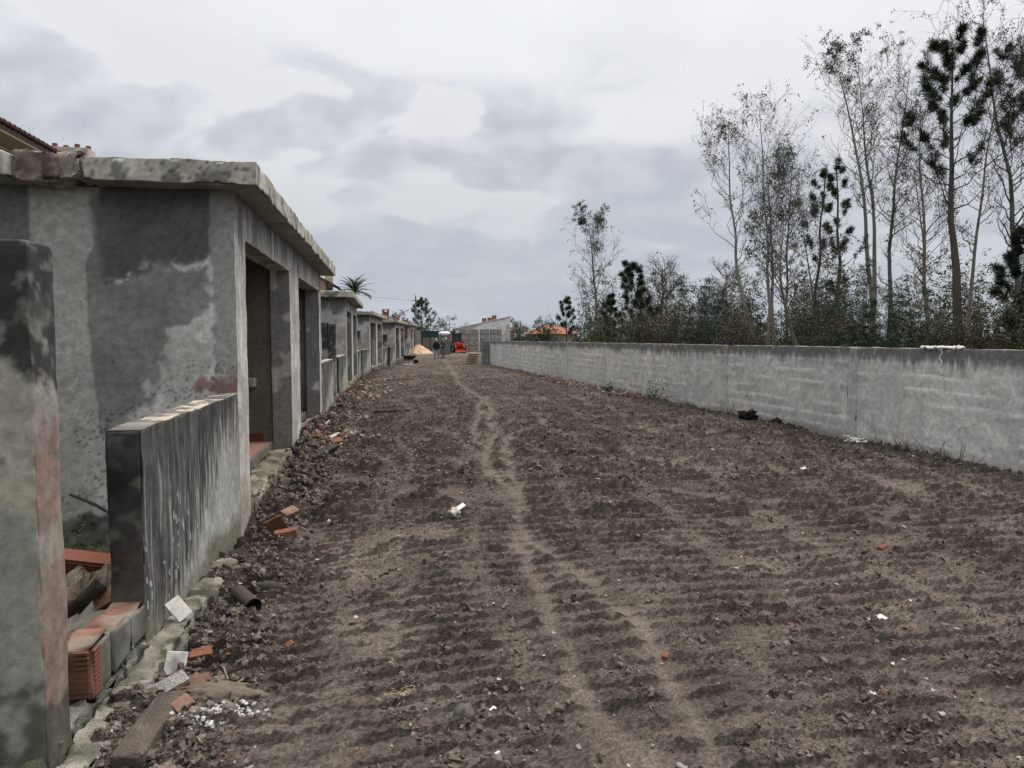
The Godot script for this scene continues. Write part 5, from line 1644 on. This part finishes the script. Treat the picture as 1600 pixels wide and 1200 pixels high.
# ------------------------------------------------------------------ machines
func wheel(s: Shape, at: Vector3, r: float, w: float) -> void:
	for k in 18:
		var a := TAU * k / 18.0
		var a2 := TAU * (k + 0.55) / 18.0
		s.box(Vector3(-w * 0.5, -0.02, -0.05), Vector3(w * 0.5, 0.03, 0.05), Color(0.022, 0.022, 0.023), Transform3D(Basis(Vector3(1, 0, 0), (a + a2) * 0.5), at + Vector3(0, cos((a + a2) * 0.5), sin((a + a2) * 0.5)) * r))
	s.tube([at + Vector3(-w * 0.5, 0, 0), at + Vector3(-w * 0.42, 0, 0), at + Vector3(w * 0.42, 0, 0), at + Vector3(w * 0.5, 0, 0)], [r * 0.85, r * 0.98, r * 0.98, r * 0.85], 18, Color(0.022, 0.022, 0.023))
func make_machines() -> void:
	var red := Color(0.40, 0.035, 0.022)
	var blk := Color(0.02, 0.02, 0.022)
	var h := thing("tractor", "small red tractor with a black cab parked by the block stacks", "tractor", Vector3(7.35, ground_y(7.35, 80.0), -80.0), 0.15)
	for q in [[-0.72, 0.62, -0.5, 0.62, 0.36], [0.72, 0.62, -0.5, 0.62, 0.36], [-0.6, 0.4, 1.15, 0.4, 0.26], [0.6, 0.4, 1.15, 0.4, 0.26]]:
		var s := Shape.new()
		wheel(s, Vector3(q[0], q[1], q[2]), q[3], q[4])
		var w := part("wheel", s, M.rubber, h)
		s = Shape.new()
		s.tube([Vector3(q[0] - q[4] * 0.52, q[1], q[2]), Vector3(q[0] + q[4] * 0.52, q[1], q[2])], [q[3] * 0.45, q[3] * 0.45], 12, Color(0.55, 0.54, 0.5))
		part("rim", s, M.paint, w)
	var s := Shape.new()
	slab(s, Vector3(-0.3, 0.62, 0.1), Vector3(0.3, 1.1, 1.5), 0.1, func(p, n): return red, 0.06, 0.0, 0.0)
	part("bonnet", s, M.plastic, h)
	s = Shape.new()
	s.box(Vector3(-0.26, 0.4, -0.9), Vector3(0.26, 0.64, 1.4), blk)
	part("chassis", s, M.rubber, h)
	for q in [-1.0, 1.0]:
		s = Shape.new()
		slab(s, Vector3(q * 0.72 - 0.2, 1.2, -1.0), Vector3(q * 0.72 + 0.2, 1.3, 0.05), 0.1, func(p, n): return red, 0.04, 0.0, 0.0)
		part("mudguard", s, M.plastic, h)
		for z in [-0.85, 0.12]:
			s = Shape.new()
			s.box(Vector3(q * 0.52 - 0.03, 1.0, z - 0.03), Vector3(q * 0.52 + 0.03, 2.1, z + 0.03), blk)
			part("cab_pillar", s, M.rubber, h)
	s = Shape.new()
	slab(s, Vector3(-0.62, 2.1, -1.0), Vector3(0.62, 2.2, 0.25), 0.2, func(p, n): return blk, 0.03, 0.0, 0.0)
	part("cab_roof", s, M.plastic, h)
	s = Shape.new()
	s.box(Vector3(-0.49, 1.15, 0.1), Vector3(0.49, 2.08, 0.112), Color.WHITE)
	part("windscreen", s, M.glass, h)
	s = Shape.new()
	s.box(Vector3(-0.24, 0.75, -0.75), Vector3(0.24, 0.95, -0.3), blk)
	s.box(Vector3(-0.24, 0.95, -0.8), Vector3(0.24, 1.45, -0.7), blk)
	part("seat", s, M.cloth, h)
	# front bucket
	s = Shape.new()
	for k in 6:
		var a := lerpf(-0.5, 2.1, k / 6.0)
		var a2 := lerpf(-0.5, 2.1, (k + 1) / 6.0)
		var p := Vector3(0, 0.36 - cos(a) * 0.26, 2.0 - sin(a) * 0.32)
		var p2 := Vector3(0, 0.36 - cos(a2) * 0.26, 2.0 - sin(a2) * 0.32)
		s.quad(p + Vector3(-0.55, 0, 0), p2 + Vector3(-0.55, 0, 0), p2 + Vector3(0.55, 0, 0), p + Vector3(0.55, 0, 0), red)
		s.quad(p + Vector3(-0.55, 0, -0.02), p + Vector3(0.55, 0, -0.02), p2 + Vector3(0.55, 0, -0.02), p2 + Vector3(-0.55, 0, -0.02), red)
	part("bucket", s, M.plastic, h)
	for q in [-0.45, 0.45]:
		s = Shape.new()
		s.tube([Vector3(q, 1.0, 0.2), Vector3(q, 1.05, 1.2), Vector3(q, 0.5, 1.75)], [0.05, 0.05, 0.045], 6, red)
		part("loader_arm", s, M.plastic, h)
	# wheelbarrow
	var wy := ground_y(1.55, 57.6)
	h = thing("wheelbarrow", "dark red wheelbarrow standing before the fourth house", "wheelbarrow", Vector3(1.55, wy, -57.6), 0.9)
	var wine := Color(0.075, 0.02, 0.022)
	s = Shape.new()
	var tp := [Vector3(-0.34, 0.72, -0.45), Vector3(0.34, 0.72, -0.45), Vector3(0.34, 0.72, 0.5), Vector3(-0.34, 0.72, 0.5)]
	var bt := [Vector3(-0.2, 0.4, -0.25), Vector3(0.2, 0.4, -0.25), Vector3(0.2, 0.4, 0.2), Vector3(-0.2, 0.4, 0.2)]
	for k in 4:
		var k2 := (k + 1) % 4
		s.quad(tp[k], tp[k2], bt[k2], bt[k], wine)
		var inn := Vector3(0, 0.015, 0)
		s.quad(tp[k] * 0.97 + inn, bt[k] * 0.97 + inn, bt[k2] * 0.97 + inn, tp[k2] * 0.97 + inn, wine)
	s.quad(bt[0], bt[1], bt[2], bt[3], wine)
	part("tray", s, M.paint, h)
	for q in [-1.0, 1.0]:
		s = Shape.new()
		s.tube([Vector3(q * 0.05, 0.2, 0.65), Vector3(q * 0.2, 0.39, 0.1), Vector3(q * 0.28, 0.55, -0.95)], [0.018, 0.018, 0.018], 6, wine)
		part("handle", s, M.paint, h)
		s = Shape.new()
		s.tube([Vector3(q * 0.22, 0.42, -0.2), Vector3(q * 0.27, 0.0, -0.35)], [0.016, 0.016], 6, wine)
		part("leg", s, M.paint, h)
	s = Shape.new()
	wheel(s, Vector3(0, 0.2, 0.65), 0.19, 0.08)
	part("wheel", s, M.rubber, h)
	s = Shape.new()
	slab(s, Vector3(-0.75, 0, -0.35), Vector3(0.75, 0.06, 0.3), 0.08, func(p, n): return Color(0.44, 0.41, 0.35) * (1.0 + 0.6 * nz(p, 4.0)), 0.02, 0.015, 0.05)
	solo("mortar_board", s, M.concrete, "pale mortar slab lying in front of the wheelbarrow", "slab", Vector3(1.75, ground_y(1.75, 56.3) - 0.0, -56.3))

# ------------------------------------------------------------------ debris
func chunk(called: String, label: String, category: String, at: Vector3, size: Vector3, turn: Vector3, col: Color, m: Material, vary := 0.6, chips := 0.1, group := "") -> MeshInstance3D:
	var s := Shape.new()
	var step := clampf(maxf(size.x, size.z) / 14.0, 0.006, 0.03)
	var sd := at.x * 13.0 + at.z * 7.0
	slab(s, -size * 0.5, size * 0.5, step, func(p, n): return col * (1.0 + vary * nz(p, 14.0, sd)), minf(size.x, minf(size.y, size.z)) * 0.14, minf(minf(size.z, size.y), 0.03) * 0.2, chips * size.x, "", sd)
	var o := solo(called, s, m, label, category, at, 0.0, group)
	o.rotation = turn
	return o
func stone(called: String, label: String, category: String, at: Vector3, size: Vector3, col: Color, boxy := 0.3, rough := 0.6, m: Material = null, group := "") -> void:
	var s := Shape.new()
	lump(s, Vector3.ZERO, size, rough, col, col * 0.7, 9, at.x * 9.0 + at.z * 5.0, Basis.from_euler(Vector3(0.3, at.z * 3.0, 0.2)), boxy)
	solo(called, s, m if m else M.clod, label, category, at, 0.0, group)
func on(x: float, d: float, lift := 0.0) -> Vector3:
	return Vector3(x, ground_y(x, d) + lift, -d)
func make_debris() -> void:
	rng.seed = 500
	var muddy := Color(0.135, 0.11, 0.088)
	var redb := Color(0.30, 0.12, 0.075)
	var brown := Color(0.20, 0.12, 0.08)
	var white := Color(0.72, 0.71, 0.68)
	# at the foot of the nearest wall
	chunk("kerb_stone", "long muddy kerb stone lying along the footing in the lower left corner", "stone", on(-1.12, 3.5, 0.0), Vector3(0.15, 0.13, 0.5), Vector3(0.1, -0.12, 0.05), muddy, M.rough_concrete, 0.5, 0.06)
	chunk("broken_brick", "brown broken brick resting tilted beside the kerb stone", "brick", on(-1.08, 3.98, 0.04), Vector3(0.22, 0.09, 0.12), Vector3(0.25, 0.5, -0.15), brown, M.brick, 0.5, 0.07, "loose bricks")
	chunk("brick_shard", "small pinkish brick shard beside the white ash", "brick", on(-1.02, 3.62, 0.02), Vector3(0.09, 0.05, 0.07), Vector3(0.5, 0.9, 0.3), Color(0.34, 0.20, 0.15), M.brick, 0.4, 0.1, "loose bricks")
	chunk("red_tile_piece", "red tile piece poking out of the soil by the marbled tile", "tile", on(-1.14, 4.5, 0.02), Vector3(0.13, 0.05, 0.09), Vector3(0.2, 0.1, 0.1), redb, M.brick, 0.3, 0.05, "loose bricks")
	chunk("marbled_tile", "white marbled tile shard standing against the footing", "tile", on(-1.22, 4.22, 0.07), Vector3(0.11, 0.16, 0.015), Vector3(-0.35, 0.35, -0.25), Color(0.62, 0.58, 0.56), M.plastic, 0.9, 0.1, "tile shards")
	chunk("white_tile", "pale square tile shard leaning on top of the footing", "tile", Vector3(-1.37, -0.05, -4.85), Vector3(0.1, 0.15, 0.014), Vector3(-0.45, 0.5, 0.5), Color(0.60, 0.57, 0.52), M.plastic, 0.3, 0.04, "tile shards")
	chunk("grey_slab_shard", "thin grey slab shard wedged under the brown brick", "slab", on(-1.2, 3.9, 0.02), Vector3(0.28, 0.025, 0.1), Vector3(0.3, 0.7, 0.25), Color(0.36, 0.34, 0.31), M.rough_concrete, 0.4, 0.05)
	var s := Shape.new()
	for k in 260:
		var q := Vector3(rng.randfn(0, 0.1), absf(rng.randfn(0, 0.012)), rng.randfn(0, 0.05))
		var r := rng.randf_range(0.004, 0.014)
		lump(s, q, Vector3(r, r * 0.7, r), 0.6, white * rng.randf_range(0.35, 0.9), Color(0.3, 0.3, 0.3), 4, k * 1.0)
	solo("plaster_heap", s, M.clod, "little heap of crumbled white plaster at the lower left", "heap", on(-0.86, 3.55, 0.0)).set_meta("kind", "stuff")
	s = Shape.new()
	lump(s, Vector3.ZERO, Vector3(0.22, 0.05, 0.1), 0.2, Color(0.10, 0.08, 0.06), Color(0.14, 0.115, 0.09), 16, 4.0)
	solo("muddy_sack", s, M.cloth, "crumpled muddy sack half buried above the white plaster", "sack", on(-0.86, 3.82, 0.0), -0.3)
	for q in [[-1.02, 5.2, 0.055, 0.34, 0.5, "dark muddy pipe length lying near the black garden wall"], [-0.86, 5.5, 0.05, 0.2, 1.1, "shorter dark pipe stub with an open end, beyond the longer one"]]:
		s = Shape.new()
		var r: float = q[2]
		s.tube([Vector3(0, 0, q[3] * 0.5), Vector3(0, 0, -q[3] * 0.5)], [r, r], 14, Color(0.10, 0.085, 0.07), false)
		s.tube([Vector3(0, 0, -q[3] * 0.5), Vector3(0, 0, q[3] * 0.5)], [r * 0.8, r * 0.8], 14, Color(0.05, 0.045, 0.04), false)
		solo("broken_pipe", s, M.rough_concrete, q[5], "pipe", on(q[0], q[1], 0.02), q[4], "broken pipes")
	s = Shape.new()
	s.tube([Vector3(0, 0, 0), Vector3(0.03, 0.05, 0.12), Vector3(0.08, 0.03, 0.24), Vector3(0.11, 0.0, 0.33)], [0.007, 0.006, 0.005, 0.003], 5, Color(0.33, 0.28, 0.21))
	solo("bent_twig", s, M.bark, "thin bent twig lying on the soil near the marbled tile", "twig", on(-0.98, 4.3, 0.01))
	# the yard behind the sill
	s = Shape.new()
	var t := thing("hollow_block", "orange ribbed hollow clay block lying behind the brick sill", "block", Vector3(-2.24, -0.02, -5.7), 0.0)
	t.rotation = Vector3(0.15, 0.35, -0.3)
	for k in 3:
		s.box(Vector3(-0.3, -0.1 + k * 0.095, -0.1), Vector3(0.3, -0.085 + k * 0.095, 0.1), redb)
	for k in 4:
		s.box(Vector3(-0.3, -0.085, -0.1 + k * 0.0617), Vector3(0.3, 0.09, -0.085 + k * 0.0617), redb)
	part("shell", s, M.brick, t)
	s = Shape.new()
	for k in 9: s.box(Vector3(-0.298, -0.085 + k * 0.02, 0.1005), Vector3(0.298, -0.077 + k * 0.02, 0.106), redb * 1.1)
	part("ribs", s, M.brick, t)
	stone("mortar_lump", "big rough mortar lump in the gap behind the brick sill", "rubble", Vector3(-2.05, -0.1, -5.15), Vector3(0.2, 0.19, 0.16), Color(0.27, 0.23, 0.18), 0.35, 0.9, M.rough_concrete, "rubble behind the sill")
	stone("mortar_lump", "flat grey stone just behind the brick sill", "rubble", Vector3(-1.86, -0.1, -4.45), Vector3(0.22, 0.12, 0.2), Color(0.33, 0.30, 0.25), 0.5, 0.5, M.rough_concrete, "rubble behind the sill")
	chunk("brick_lump", "broken red brick lump beside the big mortar lump", "brick", Vector3(-1.86, -0.08, -5.1), Vector3(0.16, 0.2, 0.14), Vector3(0.5, 0.6, 0.7), Color(0.36, 0.17, 0.12), M.brick, 0.6, 0.15, "rubble behind the sill")
	chunk("white_strip", "white strip of trim lying behind the clay block", "trim", Vector3(-2.5, -0.2, -6.55), Vector3(0.6, 0.035, 0.05), Vector3(0.0, 0.25, 0.12), Color(0.70, 0.70, 0.66), M.plastic, 0.2, 0.02)
	chunk("grey_tile", "pale tile lying flat left of the pier's foot", "tile", Vector3(-1.62, -0.06, -3.35), Vector3(0.14, 0.012, 0.08), Vector3(0.1, 0.4, 0.1), Color(0.55, 0.56, 0.57), M.plastic, 0.2, 0.05, "tile shards")
	s = Shape.new()
	s.tube([Vector3(-0.2, 0.22, 0), Vector3(0.02, 0.12, 0.02), Vector3(0.28, -0.06, 0.02)], [0.012, 0.014, 0.012], 6, Color(0.10, 0.085, 0.07))
	solo("leaning_stick", s, M.bark, "dark stick leaning on the gable behind the garden wall", "stick", Vector3(-2.75, 0.03, -7.2))
	rng.seed = 510
	for q in [[Vector3(-2.95, -0.32, -7.1), 0.26, "green moss-like weed at the foot of the gable"], [Vector3(-2.4, -0.32, -6.3), 0.2, "small green weed beside the white strip"]]:
		var lf := Shape.new()
		for k in 260:
			leaf_spray(lf, Vector3(rng.randfn(0, q[1] * 0.6), absf(rng.randfn(0, q[1] * 0.5)), rng.randfn(0, q[1] * 0.4)), 1, 0.05, 0.02, Color(0.07, 0.13, 0.03), -0.4)
		solo("weed", lf, M.leaf, q[2], "weed", q[0], 0.0, "weeds").set_meta("kind", "stuff")
	# along the row
	var n := 0
	var tag_bits := ["orange brick", "pale plaster", "broken brick", "grey mortar"]
	chunk("broken_brick", "orange brick half sunk in spoil below the first house's corner", "brick", on(-0.98, 6.9, 0.02), Vector3(0.2, 0.08, 0.1), Vector3(0.05, 0.2, 0.1), Color(0.30, 0.135, 0.09), M.brick, 0.5, 0.1, "loose bricks")
	chunk("roof_tile_shard", "thin reddish tile shard standing on edge near the sunk orange brick", "tile", on(-1.12, 7.25, 0.06), Vector3(0.17, 0.2, 0.02), Vector3(0.5, 0.4, 0.5), Color(0.28, 0.13, 0.09), M.brick, 0.3, 0.06, "tile shards")
	chunk("broken_brick", "brick with pale mortar in the spoil below the first opening", "brick", on(-1.05, 7.7, 0.02), Vector3(0.17, 0.1, 0.12), Vector3(0.4, 0.9, 0.2), Color(0.33, 0.2, 0.15), M.brick, 0.6, 0.1, "loose bricks")
	chunk("white_board_scrap", "long white board scrap leaning by the post between the openings", "scrap", on(-1.12, 12.6, 0.08), Vector3(0.1, 0.02, 0.55), Vector3(-0.5, 0.3, 0.6), white, M.plastic, 0.15, 0.05, "white scraps by the post")
	chunk("white_board_scrap", "shorter white board scrap below the long one", "scrap", on(-1.02, 12.2, 0.05), Vector3(0.2, 0.02, 0.4), Vector3(-0.3, 0.7, 0.4), white, M.plastic, 0.15, 0.08, "white scraps by the post")
	chunk("red_tile_piece", "bright red tile piece below the white board scraps", "tile", on(-0.86, 11.7, 0.04), Vector3(0.2, 0.05, 0.14), Vector3(0.3, 0.6, 0.1), redb, M.brick, 0.3, 0.06, "loose bricks")
	chunk("dark_plank", "dark plank end sticking out of the spoil by the first opening", "plank", on(-0.95, 10.6, 0.06), Vector3(0.5, 0.05, 0.12), Vector3(0.2, 0.9, 0.25), Color(0.05, 0.042, 0.036), M.timber, 0.4, 0.04)
	chunk("dark_plank", "flat dark stick lying on the soil beyond the second opening", "plank", on(0.05, 16.4, 0.04), Vector3(0.8, 0.05, 0.06), Vector3(0.0, 0.15, 0.0), Color(0.045, 0.04, 0.035), M.timber, 0.4, 0.04)
	# heaps of rubble: nobody could count the pieces
	for q in [[-1.0, 12.4, 0.35, 0.5, 90, "brick and plaster rubble heaped by the post between the openings"], [-1.0, 15.2, 0.35, 0.5, 70, "rubble heaped below the second opening's far jamb"], [-0.9, 22.0, 0.5, 1.1, 150, "pinkish rubble heaped before the second plot"], [-0.8, 26.5, 0.5, 1.3, 150, "pinkish rubble strewn below the second house"], [-0.7, 31.0, 0.6, 2.0, 120, "rubble strewn past the second house"], [6.6, 26.5, 0.22, 3.4, 330, "long low heap of pale and red rubble along the foot of the right wall"], [6.95, 20.3, 0.25, 1.2, 60, "grey rubble beside the weed at the right wall"]]:
		s = Shape.new()
		for k in int(q[4]):
			var x: float = q[0] + rng.randfn(0, q[2])
			var d: float = q[1] + rng.randfn(0, q[3] * 0.6)
			x = clampf(x, front_x(d) + 0.08, 7.92 - 0.0396 * d)
			var r := rng.randf_range(0.015, 0.055) * (1.3 if d > 18.0 else 1.0)
			var c := Color(0.42, 0.375, 0.31) * rng.randf_range(0.6, 1.2)
			if rng.randf() < 0.42: c = Color(0.30, 0.16, 0.115) * rng.randf_range(0.7, 1.2)
			s.box(Vector3(-r, -r * 0.4, -r * 0.7), Vector3(r, r * 0.4, r * 0.7), c, Transform3D(tumble(), Vector3(x, ground_y(x, d) + r * 0.3 + rng.randf() * 0.05, -d)))
		var o := solo("rubble_heap", s, M.brick, q[5], "rubble")
		o.set_meta("kind", "stuff")
	# out on the open soil
	stone("pale_stone", "pale stone lying alone left of the foot track", "stone", on(0.59, 6.7, 0.02), Vector3(0.06, 0.045, 0.05), Color(0.48, 0.44, 0.38))
	chunk("white_scrap", "white scrap beside the pale stone left of the foot track", "scrap", on(0.66, 6.85, 0.02), Vector3(0.1, 0.012, 0.05), Vector3(0.4, 0.6, 0.5), white, M.plastic, 0.1, 0.1, "white scraps on the soil")
	stone("dark_stone", "dark smooth stone set in a hollow near the bottom of the picture", "stone", on(0.31, 3.12, 0.015), Vector3(0.05, 0.045, 0.04), Color(0.12, 0.11, 0.10), 0.1, 0.25)
	chunk("white_scrap", "tiny white scrap right of the dark smooth stone", "scrap", on(0.45, 3.16, 0.01), Vector3(0.035, 0.006, 0.02), Vector3(0.2, 0.9, 0.1), white, M.plastic, 0.1, 0.1, "white scraps on the soil")
	chunk("white_scrap", "white pointed scrap at the very bottom edge", "scrap", on(0.41, 2.72, 0.02), Vector3(0.02, 0.05, 0.01), Vector3(0.2, 0.3, 0.3), white, M.plastic, 0.1, 0.1, "white scraps on the soil")
	chunk("white_scrap", "torn white scrap on the right-hand soil", "scrap", on(2.85, 3.75, 0.01), Vector3(0.11, 0.008, 0.05), Vector3(0.15, 0.3, 0.1), white, M.plastic, 0.1, 0.3, "white scraps on the soil")
	chunk("white_scrap", "white scrap on the soil toward the right wall", "scrap", on(5.2, 8.3, 0.01), Vector3(0.14, 0.01, 0.07), Vector3(0.15, 0.7, 0.1), white, M.plastic, 0.1, 0.3, "white scraps on the soil")
	chunk("brick_shard", "bright red brick shard on the right-hand soil", "brick", on(3.9, 5.1, 0.01), Vector3(0.09, 0.03, 0.05), Vector3(0.1, 0.5, 0.1), Color(0.26, 0.08, 0.055), M.brick, 0.3, 0.2, "loose bricks")
	chunk("brick_shard", "orange brick shard on the soil below the muddy pipe", "brick", on(-0.62, 4.45, 0.01), Vector3(0.05, 0.03, 0.04), Vector3(0.3, 0.5, 0.6), Color(0.36, 0.14, 0.08), M.brick, 0.3, 0.2, "loose bricks")
	chunk("brick_shard", "small red brick shard near the bottom, right of the foot track", "brick", on(1.42, 3.5, 0.01), Vector3(0.04, 0.02, 0.03), Vector3(0.1, 0.9, 0.2), Color(0.30, 0.11, 0.075), M.brick, 0.3, 0.2, "loose bricks")
	s = Shape.new()
	for k in 70:
		var q := Vector3(rng.randfn(0, 0.05), 0.004 + rng.randf() * 0.012, rng.randfn(0, 0.04))
		var d := rand_dir()
		d.y *= 0.2
		s.tube([q, q + d * 0.04], [0.0018, 0.0012], 3, Color(0.55, 0.45, 0.28) * rng.randf_range(0.7, 1.2), false)
	solo("straw_tuft", s, M.timber, "small patch of pale straw on the soil at lower centre", "straw", on(0.05, 3.43, 0.0))
	# along the right wall
	stone("black_clod", "black clod at the foot of the right wall, left of two", "clod", on(7.25, 13.6, 0.05), Vector3(0.17, 0.09, 0.12), Color(0.04, 0.035, 0.03), 0.2, 0.9, null, "black clods by the wall")
	stone("black_clod", "smaller black clod at the foot of the right wall, right of two", "clod", on(7.35, 12.7, 0.04), Vector3(0.09, 0.07, 0.08), Color(0.04, 0.035, 0.03), 0.2, 0.9, null, "black clods by the wall")
	rng.seed = 520
	for q in [[7.1, 18.6, 0.34, "green weed growing at the foot of the right wall"], [6.95, 22.2, 0.2, "small weed farther along the right wall's foot"]]:
		var lf := Shape.new()
		for k in 190:
			leaf_spray(lf, Vector3(rng.randfn(0, q[2] * 0.35), absf(rng.randfn(0, q[2] * 0.75)), rng.randfn(0, q[2] * 0.8)), 1, 0.09, 0.03, Color(0.05, 0.075, 0.035), -0.5)
		solo("weed", lf, M.leaf, q[3], "weed", on(q[0], q[1]), 0.0, "weeds").set_meta("kind", "stuff")
	s = Shape.new()
	for k in 60:
		var q := Vector3(rng.randfn(0, 0.05), absf(rng.randfn(0, 0.035)), rng.randfn(0, 0.12))
		var r := rng.randf_range(0.015, 0.035)
		lump(s, q, Vector3(r, r * 0.6, r * 1.3), 0.7, white, Color(0.55, 0.54, 0.5), 4, k * 2.0)
	solo("plastic_litter", s, M.plastic, "crumpled white plastic at the foot of the right wall", "litter", on(7.46, 10.45, 0.02))
	s = Shape.new()
	for k in 60:
		var u := rng.randf_range(-0.36, 0.36)
		var q := Vector3(rng.randfn(0, 0.02), 0.006 + rng.randf() * 0.02, u)
		lump(s, q, Vector3(0.022, 0.016, 0.035) * rng.randf_range(0.7, 1.4), 0.7, white, Color(0.6, 0.58, 0.54), 4, k * 2.0)
	for k in 30:
		lump(s, Vector3(-0.012, -0.01 - k * 0.012, 0.02 * sin(k * 0.5)), Vector3(0.006, 0.014, 0.012), 0.5, white, white, 4, k)
	solo("foam_crust", s, M.clod, "white foam crust dripping over the top of the right wall", "foam", Vector3(7.715, 1.557, -9.0), 0.0396)
	rng.seed = 530
	for q in [[7.45, 9.5, "dry twigs stuck in the soil at the right wall's foot"], [7.5, 8.6, "bundle of thin dry stalks against the right wall, near the picture's edge"], [7.36, 14.6, "dead branches lying along the right wall beyond the black clods"]]:
		s = Shape.new()
		for k in 14:
			var o := Vector3(rng.randfn(0, 0.03), 0, rng.randfn(0, 0.22))
			var e := o + Vector3(-rng.randf() * 0.1, rng.randf_range(0.05, 0.35), rng.randfn(0, 0.22))
			s.tube([o, o.lerp(e, 0.5) + rand_dir() * 0.03, e], [0.006, 0.005, 0.002], 4, Color(0.16, 0.13, 0.10) * rng.randf_range(0.6, 1.5), false)
		solo("dry_twigs", s, M.bark, q[2], "twigs", on(q[0], q[1]), 0.0, "dry twigs along the wall")
	s = Shape.new()
	for k in 26:
		var o := Vector3(rng.randfn(0, 0.05), 0.0, rng.randfn(0, 0.22))
		s.tube([o, o + Vector3(rng.randfn(0, 0.06), 0.08 + rng.randf() * 0.07, rng.randfn(0, 0.2))], [0.014, 0.006], 4, Color(0.03, 0.027, 0.024), false)
	solo("dark_tuft", s, M.bark, "dark dead tuft caught on top of the right wall", "tuft", Vector3(7.55, 1.555, -15.2))

func _ready() -> void:
	make_materials()
	set_camera_and_light()
	make_ground()
	make_left_side()
	make_right_wall()
	make_trees()
	make_background()
	make_people()
	make_machines()
	make_debris()
	make_clods()
